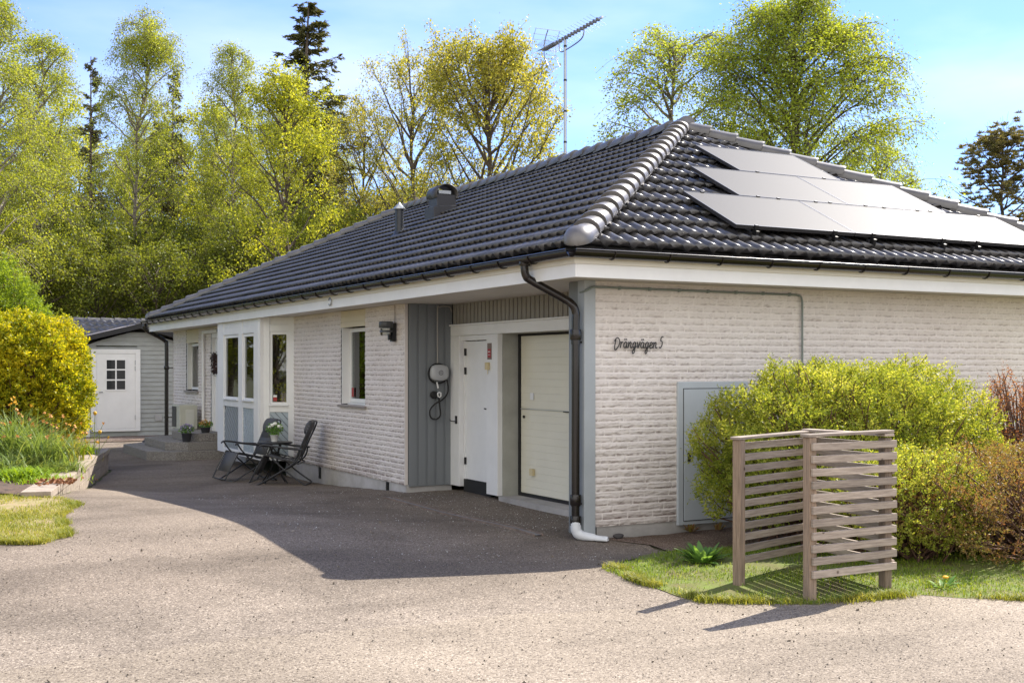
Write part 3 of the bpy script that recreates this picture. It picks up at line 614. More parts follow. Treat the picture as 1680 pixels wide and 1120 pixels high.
# near downpipe
def downpipe(path, r, collars, brs, name='downpipe'):
    o = MB().tube(smooth_path(path, 6), r, 16).build(name, M['gutter'], house)
    for (x, y, z, hh) in collars: MB().lathe([(r+.012, -hh/2), (r+.016, -hh/2+.01), (r+.016, hh/2-.01), (r+.012, hh/2)], (x, y, z), 16).build('collar', M['gutter'], o)
    for (x, y, z, x2, y2) in brs:
        MB().tube([(x, y, z), (x2, y2, z)], .010, 8).lathe([(r+.006, -.02), (r+.006, .02)], (x, y, z), 16).build('pipe_bracket', M['gutter'], o)
    return o
PX, PY = -.20, .03
downpipe([(GX, .27, 2.62), (GX, .27, 2.54), (GX+.015, .265, 2.48), (GX+.06, .25, 2.44), (-.29, .10, 2.27), (PX-.03, .045, 2.215), (PX, PY, 2.14), (PX, PY, 2.0), (PX, PY, 1.2), (PX, PY, .19)], .038,
   [(GX, .27, 2.60, .05), (PX, PY, 1.93, .10), (PX, PY, .38, .10), (PX, PY, .18, .10)], [(PX, PY, 1.86, -.10, PY), (PX, PY, .34, -.10, PY)])
sp = MB().tube(smooth_path([(PX, PY, .20), (PX, PY-.01, .10), (PX+.03, PY-.04, .05), (PX+.12, PY-.12, .025), (PX+.22, PY-.22, .012)], 6), [.052]*7+[.05]*6+[.046]*6+[.036]*6, 16, cap=False)
sp.v = [(x, y, max(z, .006)) for x, y, z in sp.v]; sp.build('downpipe_spout', M['galvwhite'], house)
# far downpipe
downpipe([(GX, 18.0, 2.62), (GX, 18.0, 2.52), (GX+.06, 18.0, 2.44), (-.32, 18.0, 2.32), (-.17, 17.99, 2.22), (-.14, 17.98, 2.1), (-.14, 17.98, 1.2), (-.14, 17.98, -.05)], .045,
   [(-.14, 17.98, 1.62, .08)], [(-.14, 17.98, 1.62, 0, 17.9), (-.14, 17.98, .5, 0, 17.9)])

# ------------------------------------------------------------------ recess: cladding, doors
def board_wall_y(mb, y, x0, x1, z0, z1, pitch, face=-1):       # boards on a wall facing -Y
    mb.box(x0, y, z0, x1, y+.02, z1); x = x0
    while x < x1-.02:
        mb.box(x+.008, y-.012, z0, min(x+pitch-.022, x1), y-.0005, z1); x += pitch
cl = MB(); board_wall_y(cl, 4.525, .036, .646, .10, ZT+.002, .125); cl.build('cladding_panel', M['greyclad'], house, .002)
XW = .646
mb = MB(); mb.box(XW+.012, .32, 2.12, XW+.03, 4.524, ZT+.002); y = .34
while y < 4.5:
    mb.box(XW-.008, y, 2.12, XW+.0115, min(y+.082, 4.51), ZT+.002); y += .104
mb.build('cladding_panel', pm('beige grey cladding', (.27,.255,.225), .6, var=.1, vs=2), house)
# corner post and side wall of the recess
MB().box(-.135,-.022,.045,-.012,.10,ZT+.002).build('corner_post', pm('corner post paint', (.36,.39,.41), .5, var=.1, vs=2), house, .004)
MB().box(-.10,.102,.03,.99,.32,ZT+.002).build('recess_side', M['greyclad'], house)
# white trim round door and garage opening
tr = MB(); tr.box(XW-.03,.33,2.03,XW+.011,4.515,2.155); tr.box(XW-.05,.33,2.156,XW+.0,4.524,2.178)
tr.box(XW-.03,4.255,.10,XW+.04,4.515,2.029); tr.box(XW-.03,3.19,.075,XW+.04,3.485,2.029); tr.box(XW+.0,3.487,1.965,XW+.04,4.253,2.028); tr.box(XW+.041,4.215,.10,XW+.08,4.45,2.1)
tr.build('door_trim', M['white'], house, .004)
sd = MB().box(XW+.045,3.492,.20,XW+.085,4.208,1.955)
for z in (.62, .66, .99, 1.03, .28, .32): sd.box(XW+.0435,3.56,z,XW+.045,4.14,z+.006)
sdo = sd.build('door', M['white'], house, .002); sdo['label'] = 'plain white side door beside the garage door'
for z in (1.82, 1.58, .43): MB().box(XW+.02,4.19,z-.045,XW+.044,4.212,z+.045).build('hinge', M['black'], sdo)
MB().tube([(XW+.045,3.56,1.11),(XW+.01,3.56,1.11),(XW+.0,3.60,1.115)], .009, 8).box(XW+.038,3.54,1.06,XW+.045,3.58,1.16).build('handle', M['black'], sdo)
MB().box(XW+.035,3.487,.03,XW+.09,4.253,.195).build('kick_board', M['rubber'], sdo)
MB().box(XW-.045,4.31,.90,XW-.03,4.35,1.0).tube([(XW-.04,4.33,.93),(XW-.07,4.40,.93),(XW-.07,4.46,.95)], .006, 6).build('door_hook', M['black'], house)
# garage opening: reveal, threshold, door
GX0 = .90
MB().box(XW+.042,3.185,.06,GX0,3.24,2.04).box(XW+.012,.322,2.029,GX0,3.185,2.05).build('garage_reveal', pm('grey plaster', (.42,.42,.38), .8, vs=3, col2=(.33,.33,.29), bump=.2), house)
MB().box(XW-.02,.33,-.1,GX0+.1,3.18,.075).build('threshold', M['concrete'], house)
gd = MB(); gd.box(GX0+.012,.42,.115,GX0+.05,3.13,2.0)
for k in range(22):
    z = .118+k*.0857; z1 = z+.083
    gd.box(GX0+.0085,.42,z,GX0+.0118,3.13,z1-.000)
go = gd.build('garage_door', M['garage'], house, .002); go['label'] = 'cream garage door of horizontal ribs in a black seal'
MB().box(GX0-.004,3.131,.075,GX0+.05,3.184,2.028).box(GX0-.004,.42,2.001,GX0+.05,3.131,2.028).box(GX0-.004,.42,.076,GX0+.05,3.131,.112).build('seal', M['rubber'], go)
MB().box(GX0-.004,.42,1.122,GX0+.0018,3.12,1.132).build('joint', M['alu'], go)
MB().box(GX0-.006,2.80,1.24,GX0+.0015,2.88,1.32).build('plate', M['white'], go)
MB().box(GX0-.03,2.78,.34,GX0+.0015,2.86,.42).build('pull_handle', M['yellowplastic'], go)
MB().lathe([(.018,0),(.018,.012)], (GX0-.011,3.04,1.03), 12, 'x').build('lock', M['black'], go)
MB().bar((GX0-.008,1.98,1.12),(GX0-.008,2.10,1.12),.008,.012).build('latch', M['black'], go)

# ------------------------------------------------------------------ windows
def win_x(y0, y1, z0, z1, xf, fw=.055, mull=None, ld=None, curtain=True, side='full'):
    """window facing -X, its frame plane at xf"""
    fr = MB(); fr.box(xf,y0,z0,xf+.05,y0+fw,z1).box(xf,y1-fw,z0,xf+.05,y1,z1).box(xf,y0+fw,z1-fw,xf+.05,y1-fw,z1).box(xf,y0+fw,z0,xf+.05,y1-fw,z0+fw)
    o = fr.build('window', M['white'], house, .004)
    if ld: o['label'] = ld
    MB().box(xf+.02,y0+fw,z0+fw,xf+.028,y1-fw,z1-fw).build('pane', M['glass'], o)
    if curtain:
        mb = MB(); n = int((y1-y0)/.045)
        for k in range(n):
            if side == 'half' and k < n*.45: continue
            y = y0+.02+k*.045; mb.add([(xf+.08,y,z0+.03),(xf+.06,y+.022,z0+.03),(xf+.08,y+.045,z0+.03),(xf+.08,y,z1),(xf+.06,y+.022,z1),(xf+.08,y+.045,z1)], [(0,1,4,3),(1,2,5,4)])
        mb.build('curtain', M['curtain'], o)
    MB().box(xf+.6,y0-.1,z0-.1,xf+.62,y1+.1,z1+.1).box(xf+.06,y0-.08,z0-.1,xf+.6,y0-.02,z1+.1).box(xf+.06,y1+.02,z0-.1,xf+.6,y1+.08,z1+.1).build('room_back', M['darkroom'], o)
    return o
w1 = win_x(5.98, 6.90, 1.12, 2.19, .115, ld='narrow deep set window under a cream shutter box'); 
MB().box(.002,5.962,2.21,.10,6.928,ZT-.004).box(-.012,5.962,2.20,.002,6.928,2.27).box(-.010,5.962,2.276,.002,6.928,2.35).box(-.008,5.962,2.356,.002,6.928,ZT-.004).build('shutter_box', M['shutter'], w1)
MB().box(.004,6.90,1.10,.16,6.93,2.2).build('reveal', M['white'], w1); MB().box(.004,5.955,1.10,.16,5.98,2.2).build('reveal', M['white'], w1)
MB().box(-.045,5.90,1.055,.12,6.98,1.085).build('sill', pm('brown grey sill', (.25,.22,.20), .5), w1)
MB().box(.08,5.99,1.09,.112,6.89,1.118).build('sill_board', M['white'], w1)
MB().box(.1165,6.74,1.20,.119,6.82,1.33).build('sticker', M['red'], w1)
w0 = win_x(15.57, 16.60, 1.15, 2.14, .09)
MB().box(-.006,15.553,2.15,.10,16.617,ZT-.004).build('shutter_box', M['shutter'], w0)
MB().box(.004,16.58,1.15,.14,16.615,2.15).build('reveal', M['white'], w0)
MB().box(-.05,15.5,1.09,.10,16.7,1.125).build('sill', pm('brown grey sill', (.25,.22,.20), .5), w0)
# entrance door
dd = MB().box(.06,13.50,.24,.10,14.44,2.22).build('door', M['white'], house); dd['label'] = 'white entrance door with a wreath at the top of the steps'
MB().box(.005,13.452,.12,.12,13.50,2.38).box(.005,14.44,.12,.12,14.498,2.38).box(.005,13.50,2.22,.12,14.44,2.38).build('door_frame', M['white'], dd)
MB().box(.03,13.6,1.08,.06,13.64,1.26).build('handle', M['black'], dd)
MB().tube([(-.05,14.95,.30),(-.05,14.95,2.335)], .03, 8).bar((-.05,14.98,2.34),(-.05,13.75,2.34),.05,.06).build('canopy_frame', M['white'], house)
MB().lathe([(.035,0),(.04,.03),(.03,.05)], (-.05,13.70,2.34), 12, 'y').build('canopy_frame_end', M['black'], house)

# ------------------------------------------------------------------ bay window
bay = empty('bay', (0, 0, 0)); bay.parent = house; bay['label'] = 'white timber bay with tall windows and grey blue diagonal boards'
BX = -.45; ya, yb, yc, yd = 9.14, 9.55, 12.17, 12.58
# front frame (plane X=BX)
P_ = []
fb = MB(); th = .05
def fbox(y0, y1, z0, z1, dx=0): fb.box(BX-.012-dx, y0, z0, BX+th, y1, z1)
posts = [(9.49, 9.86), (10.55, 10.80), (11.78, 12.20)]
for a, b in posts: fbox(a, b, .112, ZT+.002)
for z0, z1 in ((.112,.20),(.94,1.055),(2.20,2.32)):
    for a, b in ((9.861, 10.549), (10.801, 11.779)): fb.box(BX-.008, a, z0, BX+th-.003, b, z1)
for a, b in ((9.861, 10.549), (10.801, 11.779)): fb.box(BX+.0, a, 2.322, BX+th-.003, b, ZT)
fo = fb.build('bay_frame', M['white'], bay, .003)
def bay_win(y0, y1):
    fr = MB(); x = BX+.012; fw = .05; z0, z1 = 1.06, 2.195
    fr.box(x,y0,z0,x+.04,y0+fw,z1).box(x,y1-fw,z0,x+.04,y1,z1).box(x,y0+fw,z1-fw,x+.04,y1-fw,z1).box(x,y0+fw,z0,x+.04,y1-fw,z0+fw)
    fr.box(BX-.045,y0+.0,1.056,BX+.011,y1,1.075); o = fr.build('window', M['white'], bay, .003)
    MB().box(x+.015,y0+fw,z0+fw,x+.022,y1-fw,z1-fw).build('pane', M['glass'], o); return o
bay_win(9.865, 10.545); bay_win(10.805, 11.775)
def diag_x(y0, y1, s):
    mb = MB(); MB().box(BX+.02,y0,.2,BX+.03,y1,.94).build('board_backing', M['gap'], bay)
    for k in range(-12, 14):      # boards clipped to the panel
        c = k*.115; pts = []
        z0, z1 = .202, .938
        # strip between lines z = z0 + s*(y-y0) + c .. + c+.1
        poly = [(y0, z0), (y1, z0), (y1, z1), (y0, z1)]
        for sg, cc in ((1, c), (-1, c+.078)):
            out = []; g = lambda p: sg*((p[1]-z0)-s*(p[0]-y0)-cc)
            for i in range(len(poly)):
                a, b = poly[i], poly[(i+1) % len(poly)]; ga, gb = g(a), g(b)
                if ga >= 0: out.append(a)
                if ga*gb < 0: t = ga/(ga-gb); out.append((a[0]+t*(b[0]-a[0]), a[1]+t*(b[1]-a[1])))
            poly = out
            if len(poly) < 3: break
        if len(poly) >= 3:
            m = len(poly); mb.add([(BX+.0195, a, b) for a, b in poly]+[(BX+.006, a, b) for a, b in poly], [tuple(range(m, 2*m))[::-1]]+[(i, (i+1) % m, m+(i+1) % m, m+i)[::-1] for i in range(m)])
    return mb
diag_x(9.862, 10.548, 1.0).build('diagonal_boards', M['bluegrey'], bay)
diag_x(10.802, 11.778, -1.0).build('diagonal_boards', pm('grey boards', (.33,.36,.38), .5), bay)
# angled near side of the bay: local frame along direction (-1,1)/sqrt2 from (0,ya) to (BX,yb)
dA = Vector((BX, yb-ya, 0)); LA = dA.length; dA.normalize(); nA = Vector((-dA.y, dA.x, 0)); 
if nA.y > 0: nA = -nA
def awp(s, d, z): p = Vector((0, ya, 0))+dA*s+nA*d; return (p.x, p.y, z)
def abox(mb, s0, s1, d0, d1, z0, z1):
    q = [awp(s0, d0, z0), awp(s1, d0, z0), awp(s1, d1, z0), awp(s0, d1, z0), awp(s0, d0, z1), awp(s1, d0, z1), awp(s1, d1, z1), awp(s0, d1, z1)]
    mb.add(q, [(0,1,2,3),(7,6,5,4),(4,5,1,0),(5,6,2,1),(6,7,3,2),(7,4,0,3)])
ab = MB(); abox(ab, -.02, .10, -.04, .01, .112, ZT+.002); abox(ab, LA-.18, LA+.02, -.04, .01, .112, ZT+.002)
for z0, z1 in ((.112,.20),(.90,1.0),(2.21,2.32),(2.322,ZT)): abox(ab, .101, LA-.181, -.035, .006 if z1 < 2.4 else -.01, z0, z1)
ab.build('bay_frame', M['white'], bay, .003)
wf = MB(); abox(wf, .102, .14, -.03, -.01, 1.0, 2.208); abox(wf, LA-.22, LA-.182, -.03, -.01, 1.0, 2.208); abox(wf, .14, LA-.22, -.03, -.01, 2.16, 2.208); abox(wf, .14, LA-.22, -.03, -.01, 1.002, 1.06)
abox(wf, .09, LA-.17, .007, .04, 1.0, 1.02)
wo = wf.build('window', M['white'], bay, .003); pg = MB(); abox(pg, .14, LA-.22, -.024, -.018, 1.06, 2.16); pg.build('pane', M['glass'], wo)
st = MB(); abox(st, LA-.30, LA-.235, -.0175, -.016, 1.08, 1.14); st.build('sticker', M['red'], wo)
st = MB(); abox(st, LA-.30, LA-.235, -.0175, -.016, 1.141, 1.175); st.build('sticker', M['paper'], wo)
dg = MB(); abox(dg, .10, LA-.18, -.03, -.02, .2, .9); dg.build('board_backing', M['gap'], bay); dg = MB()
k = -12
while k < 12:
    c = k*.115; poly = [(.102, .202), (LA-.182, .202), (LA-.182, .898), (.102, .898)]
    for sg, cc in ((1, c), (-1, c+.100)):
        out = []; g = lambda p: sg*((p[1]-.2)-1.0*(p[0]-.1)-cc)
        for i in range(len(poly)):
            a, b = poly[i], poly[(i+1) % len(poly)]; ga, gb = g(a), g(b)
            if ga >= 0: out.append(a)
            if ga*gb < 0: t = ga/(ga-gb); out.append((a[0]+t*(b[0]-a[0]), a[1]+t*(b[1]-a[1])))
        poly = out
        if len(poly) < 3: break
    if len(poly) >= 3:
        m = len(poly); dg.add([awp(a, -.0195, b) for a, b in poly]+[awp(a, -.006, b) for a, b in poly], [tuple(range(m, 2*m))]+[(i, (i+1) % m, m+(i+1) % m, m+i) for i in range(m)])
    k += 1
dg.build('diagonal_boards', M['bluegrey'], bay)
MB().prism([(BX+.06,9.6),(BX+.06,12.1),(.0,12.5),(.0,9.25)], .10, .13).build('bay_floor', M['concrete'], bay)
MB().box(BX+.05,12.15,.112,0,12.2,ZT).build('bay_side', M['white'], bay)
cm = MB()
for (y0, y1) in ((10.15,10.56),(11.15,11.8)):
    y = y0
    while y < y1: cm.add([(BX+.09,y,1.05),(BX+.07,y+.022,1.05),(BX+.09,y+.045,1.05),(BX+.09,y,2.2),(BX+.07,y+.022,2.2),(BX+.09,y+.045,2.2)], [(0,1,4,3),(1,2,5,4)]); y += .045
cm.build('curtain', M['curtain'], bay)
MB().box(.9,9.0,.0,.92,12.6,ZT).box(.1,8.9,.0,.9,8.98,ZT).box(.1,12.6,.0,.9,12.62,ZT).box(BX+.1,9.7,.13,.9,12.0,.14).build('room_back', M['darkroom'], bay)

# ------------------------------------------------------------------ front steps
stp = empty('front_steps', (0, 0, 0)); tag(stp, 'three grey pebbled concrete steps with cut corners at the entrance', 'steps')
def octo(x, y0, y1, c): return [(-.002, y0), (x+c, y0), (x, y0+c), (x, y1-c), (x+c, y1), (-.002, y1)]
MB().prism([p for p in octo(-1.45, 13.15, 16.4, .45)], -.30, .045).build('step', M['step'], stp, .008)
MB().prism([p for p in octo(-1.10, 13.28, 15.9, .35)], .046, .205).build('step', M['step'], stp, .008)
MB().prism([p for p in octo(-.72, 13.42, 15.0, .22)], .206, .36).build('step', M['step'], stp, .008)

# ------------------------------------------------------------------ meter cabinet, conduit, house fittings
cb = MB().box(.935,-.035,.075,1.80,-.002,1.482).build('cabinet', M['cabinet'], house, .004); cb['label'] = 'pale blue grey metal meter cabinet with a black handle'
MB().box(1.0,-.046,.12,1.76,-.0355,1.41).build('door', M['cabinet'], cb, .002)
MB().box(.994,-.0385,.112,1.77,-.0352,1.418).build('door_gap', M['gap'], cb)
MB().box(1.04,-.055,.70,1.07,-.046,.79).tube([(1.055,-.06,.78),(1.055,-.075,.78),(1.055,-.075,.72)], .006, 6).build('handle', M['black'], cb)
cdp = smooth_path([(-.13,.06,2.33),(-.13,-.03,2.34),(-.06,-.045,2.375),(0,-.04,2.38)], 5)+[Vector((1.2,-.035,2.378))]+smooth_path([(2.44,-.035,2.376),(2.50,-.035,2.36),(2.52,-.035,2.30)], 4)+[Vector((2.52,-.035,1.2)), Vector((2.52,-.035,.3))]
co = MB().tube(cdp, .011, 8).build('conduit', M['conduit'], house)
for x in (.25,.6,.95,1.3,1.65,2.0,2.35): MB().box(x-.008,-.05,2.362,x+.008,-.016,2.394).build('clip', M['conduit'], co)
# lettering
sg = empty('lettering', (.19, -.03, 1.81)); tag(sg, 'black handwritten style metal lettering Drängvägen 5 on the brick wall', 'house sign')
SX, SH = .0540, .056
GL = {
 'D': (1.25, [[(.25,1.55),(.2,.9),(.12,.1),(.25,-.35),(.55,-.2),(.95,.35),(1.1,.95),(.9,1.5),(.55,1.7),(.2,1.5),(0,1.1)]]),
 'r': (.62, [[(0,.85),(.12,1.0),(.08,.5),(.02,0)],[(.06,.5),(.25,.95),(.5,.95)]]),
 'a': (.95, [[(.68,.85),(.4,1.0),(.12,.7),(.08,.25),(.3,0),(.55,.2),(.7,.9),(.66,.3),(.75,0),(.95,.15)]]),
 'n': (.88, [[(0,.9),(.1,.95),(.06,.4),(.02,0),(.2,.7),(.45,1.0),(.58,.8),(.55,.2),(.66,0),(.88,.15)]]),
 'g': (.9, [[(.66,.85),(.4,1.0),(.12,.7),(.1,.3),(.3,.05),(.55,.25),(.68,.9),(.60,0),(.5,-.75),(.25,-.95),(.12,-.65),(.4,-.2),(.9,.3)]]),
 'v': (.75, [[(0,.9),(.12,.9),(.22,.3),(.3,0),(.5,.5),(.6,1.0),(.75,.9)]]),
 'e': (.8, [[(0,.35),(.35,.5),(.6,.75),(.45,1.0),(.2,.85),(.1,.4),(.25,0),(.55,.02),(.8,.25)]]),
 '5': (.8, [[(.75,1.95),(.35,1.9),(.25,1.25)],[(.25,1.25),(.6,1.1),(.6,.5),(.3,.05),(0,.2)]]),
 ' ': (.35, [])}
x = 0
for ch in 'Drängvägen 5':
    base = 'a' if ch == 'ä' else ch; wd, strokes = GL[base]; mb = MB()
    for s in strokes: mb.tube([Vector((q.x, 0, q.z)) for q in smooth_path([((x+px)*SX+pz*.006, 0, pz*SH) for px, pz in s], 5)], .0054, 6)
    if ch == 'ä':
        for dx in (.28, .62): mb.tube([((x+dx)*SX, 0, 1.42*SH), ((x+dx+.14)*SX, 0, 1.46*SH)], .007, 6)
    if strokes: mb.build('letter', M['black'], sg)
    x += wd*1.04

# wall lamp
wl = empty('wall_lamp', (-.02, 4.87, 2.2)); tag(wl, 'grey and black outdoor lamp on the brick wall beside the recess', 'lamp')
MB().lathe([(.0,.02),(.09,.02),(.095,.0),(.095,-.06),(.085,-.065)], (-.12,0,0), 20).lathe([(.085,-.12),(.085,-.10),(.08,-.095)], (-.12,0,0), 20).build('lamp_shade', pm('lamp grey', (.06,.065,.07), .4), wl)
MB().box(-.05,-.045,-.24,0,.045,.0).box(-.09,-.02,-.22,-.05,.02,-.14).build('bracket', M['black'], wl)
MB().lathe([(.07,-.16),(.075,-.15),(.075,-.07)], (-.12,0,0), 16).build('lens', M['glass'], wl)
MB().tube([(.0,0,.0),(.0,0,.24)], .005, 6).build('cable', pm('pinkish cable', (.35,.29,.26), .6), wl)
# EV charger
ev = empty('car_charger', (.43, 4.50, 1.555)); tag(ev, 'rounded grey wall charger with looped black cable on grey cladding', 'car charger')
sh = MB(); prof = []
vs = []; K = 32
for (s, d) in ((1.0, 0), (1.0, -.05), (.97, -.07), (.88, -.085), (.5, -.092), (.0, -.094)):
    for k in range(K):
        a = 2*PI*k/K; ca, sa = math.cos(a), math.sin(a); rr = (abs(ca)**3.0+abs(sa)**3.0)**(-1/3.0)
        vs.append((.125*rr*ca*s, d, .105*rr*sa*s))
sh.add(vs, [(j*K+k, j*K+(k+1) % K, (j+1)*K+(k+1) % K, (j+1)*K+k) for j in range(5) for k in range(K)], True); sh.build('shell', M['charger'], ev)
MB().tube([(.028*math.cos(a), -.096, .028*math.sin(a)) for a in np.linspace(0, 2*PI, 24, endpoint=False)], .004, 6, closed=True).tube([(0,-.097,.013),(.008,-.097,0),(0,-.097,-.013),(-.008,-.097,0)], .002, 5, closed=True).build('emblem', pm('emblem grey', (.16,.16,.17), .4), ev)
MB().tube([(.135*math.cos(a)-.008, -.02, .125*math.sin(a)-.012) for a in np.linspace(0, 2*PI, 28, endpoint=False)], .012, 8, closed=True).tube(smooth_path([(.11,-.04,-.09),(.125,-.04,-.18),(.115,-.04,-.27),(.04,-.045,-.35),(-.06,-.045,-.40),(-.13,-.04,-.48),(-.12,-.04,-.57),(-.05,-.04,-.60),(.015,-.04,-.55),(.01,-.04,-.45),(-.005,-.05,-.36),(-.02,-.07,-.29)], 6), .010, 8).build('cable', M['rubber'], ev)
MB().lathe([(.045,0),(.05,-.02),(.05,-.05),(.035,-.06)], (-.07,0,-.285), 18, 'y').build('holster', M['rubber'], ev)
MB().tube([(-.03,-.10,-.25),(-.005,-.10,-.26),(-.005,-.10,-.30),(-.02,-.10,-.315),(-.045,-.10,-.30),(-.05,-.10,-.265)], .010, 8, closed=True).build('plug', M['white'], ev)
MB().tube([(-.03,-.03,-.12),(-.02,-.03,-.16),(-.01,-.03,-.20)], .011, 8).build('tag', M['white'], ev)
MB().tube(smooth_path([(.0,.01,.10),(.0,.01,.80),(.02,-.005,.845),(.06,-.005,.86),(.14,-.005,.86),(.18,-.005,.84),(.195,-.005,.79)], 4), .009, 8).build('supply_conduit', pm('grey conduit', (.33,.31,.28), .5), ev)
# alarm sign and bell on the mullion
sn = empty('alarm_sign', (XW-.031, 3.395, 1.82)); tag(sn, 'small dark framed red warning sign on the white door post', 'sign')
MB().box(-.004,-.055,-.10,.0,.055,.10).build('plate', pm('sign grey brown', (.20,.14,.11), .5), sn); MB().box(-.007,-.04,-.075,-.004,.04,.03).build('red_field', M['red'], sn)
MB().box(-.009,-.03,-.01,-.007,.03,.0).box(-.009,-.03,-.045,-.007,.03,-.04).build('white_line', M['paper'], sn)
db = empty('door_sensor', (XW-.031, 3.42, 1.64)); tag(db, 'small cream plastic box below the red sign', 'sensor')
MB().box(-.04,-.035,-.045,0,.035,.045).build('housing', M['yellowplastic'], db, .006); MB().tube([(-.02,-.01,-.045),(-.02,-.01,-.10)], .004, 6).build('antenna', M['yellowplastic'], db)
# fascia flag holder
fh = empty('flag_holder', (-.532, 6.5, 2.52)); 
fh.location = (-OV-.0, 5.88, 2.515); tag(fh, 'small round white metal flag pole holder on the fascia board', 'bracket')
MB().tube([(-.02, .05*math.cos(a), .05*math.sin(a)) for a in np.linspace(.4, 5.6, 16)], .009, 8).build('ring', M['galv'], fh); MB().box(-.018,-.02,-.05,.0,.02,.05).build('back_plate', M['white'], fh)
# heat pump
hp = empty('heat_pump', (-.5, 15.06, .36)); tag(hp, 'cream outdoor heat pump unit beside the entrance steps', 'heat pump')
MB().box(0,0,0,.36,.72,.50).build('casing', M['pump'], hp, .015)
mb = MB(); mb.box(-.006,.30,.04,-.001,.68,.46)
for k in range(13): mb.box(-.012,.30,.05+k*.032,-.006,.68,.06+k*.032)
mb.build('fan_grille', M['black'], hp)
MB().box(.11,-.014,.05,.29,-.001,.40).box(.14,-.018,.34,.25,-.0141,.36).build('service_cover', pm('cover enamel', (.56,.56,.50), .5), hp, .003)
MB().box(.02,.06,-.36,.06,.66,-.001).box(.30,.06,-.36,.34,.66,-.001).build('stand', M['galv'], hp)
st = MB(); K = 14; vs = []
for j in range(8):
    for k in range(K):
        a = PI*j/7; b = 2*PI*k/K; r_ = 1+.1*math.sin(3*b+j); vs.append((-.75+.16*math.sin(a)*math.cos(b)*r_, 16.9+.16*math.sin(a)*math.sin(b)*r_, -.03+.13*math.cos(a)))
st.add(vs, [(j*K+k, (j+1)*K+k, (j+1)*K+(k+1) % K, j*K+(k+1) % K) for j in range(7) for k in range(K)], True); tag(st.build('stone', M['stone'], None), 'dark round stone beside the heat pump and black downpipe', 'stone')
st2 = MB(); vs = []
for j in range(8):
    for k in range(K):
        a = PI*j/7; b = 2*PI*k/K; r_ = 1+.15*math.sin(2*b+j); vs.append((.22+.055*math.sin(a)*math.cos(b)*r_, -.06+.03*math.sin(a)*math.sin(b)*r_, .022+.028*math.cos(a)))
st2.add(vs, [(j*K+k, (j+1)*K+k, (j+1)*K+(k+1) % K, j*K+(k+1) % K) for j in range(7) for k in range(K)], True); tag(st2.build('stone', M['stone'], None), 'small black stone lying at the foot of the brick wall corner', 'stone')
# drain rail in the drive
dr = empty('drain_channel', (-.45, 2.2, 0)); tag(dr, 'long narrow steel drain channel set in the asphalt before the garage', 'drain')
N = 12; mb = MB(); mc = MB()
for k in range(N):
    y0, y1 = -1.9+3.8*k/N, -1.9+3.8*(k+1)/N; xa = .02-.10*(y0+1.9)/3.8*-.0; z = g1(-.45, 2.2+y0)+.012; z2 = g1(-.45, 2.2+y1)+.012
    for x in (-.055, .04): mb.add([(x,y0,z-.02),(x+.015,y0,z-.02),(x+.015,y0,z+.012),(x,y0,z+.012),(x,y1,z2-.02),(x+.015,y1,z2-.02),(x+.015,y1,z2+.012),(x,y1,z2+.012)], [(0,1,2,3),(7,6,5,4),(4,5,1,0),(5,6,2,1),(6,7,3,2),(7,4,0,3)])
    mc.add([(-.0399,y0,z+.002),(.0399,y0,z+.002),(.0399,y1,z2+.002),(-.0399,y1,z2+.002)], [(0,1,2,3)])
mb.build('rail', pm('rusty brown rail', (.22,.165,.13), .7, var=.4, vs=8), dr); mc.build('channel', pm('dull steel', (.20,.19,.185), .5, var=.3, vs=6), dr)

# ------------------------------------------------------------------ roof fittings
pi = empty('vent_pipe', (1.65, 8.69, 3.80)); tag(pi, 'slim dark vent pipe with pale conical cap on the roof', 'vent pipe')
MB().lathe([(.07,-.08),(.07,.44)], (0,0,0), 16).lathe([(.16,-.02),(.10,.02),(.075,.08)], (0,0,0), 16).build('pipe', pm('dark vent steel', (.025,.028,.034), .4), pi)
MB().lathe([(.10,.43),(.105,.445),(.02,.53),(.012,.55)], (0,0,0), 16).tube([(.05,0,.41),(.05,0,.44)], .005, 6).tube([(-.05,0,.41),(-.05,0,.44)], .005, 6).build('cap', M['galv'], pi)
rv = empty('roof_vent', (2.30, 8.45, EZ+(2.30+.52)*T), 0); tag(rv, 'dark grey boxy roof ventilator with a barrel shaped hood', 'roof vent')
tan = T
mb = MB(); hw = .19
def yz(x0, x1, y0, y1, z0a, z0b, z1a, z1b): return [(x0,y0,z0a),(x1,y0,z0b),(x1,y1,z0b),(x0,y1,z0a),(x0,y0,z1a),(x1,y0,z1b),(x1,y1,z1b),(x0,y1,z1a)]
Fb = [(0,3,2,1),(4,5,6,7),(0,1,5,4),(1,2,6,5),(2,3,7,6),(3,0,4,7)]
mb.add(yz(-.22,.22,-hw,hw,-.12,.06,.13,.17), Fb); mb.add(yz(-.15,.20,-.16,.16,.10,.12,.34,.34), Fb); mb.build('body', pm('vent charcoal', (.035,.035,.04), .45), rv, .01)
hd = MB(); K = 14; vs = []
for y, r_ in ((-.21, .20), (.21, .20)):
    for rr in (r_, r_-.015):
        for k in range(K+1):
            a = PI*(-.12+1.24*k/K); vs.append((rr*math.cos(a)*1.0+.02, y, .34+rr*.85*math.sin(a)))
# hood axis runs up the slope direction: swap x/y
n = K+1
hd.add(vs, [(k, k+1, 2*n+k+1, 2*n+k) for k in range(K)]+[(n+k+1, n+k, 3*n+k, 3*n+k+1) for k in range(K)]+[(n+k, n+k+1, k+1, k) for k in range(K)]+[(2*n+k, 2*n+k+1, 3*n+k+1, 3*n+k) for k in range(K)], True)
hd.build('hood', pm('vent hood', (.045,.042,.04), .4), rv); MB().box(-.12,-.17,.345,.10,.17,.40).build('louvre', M['galv'], rv)
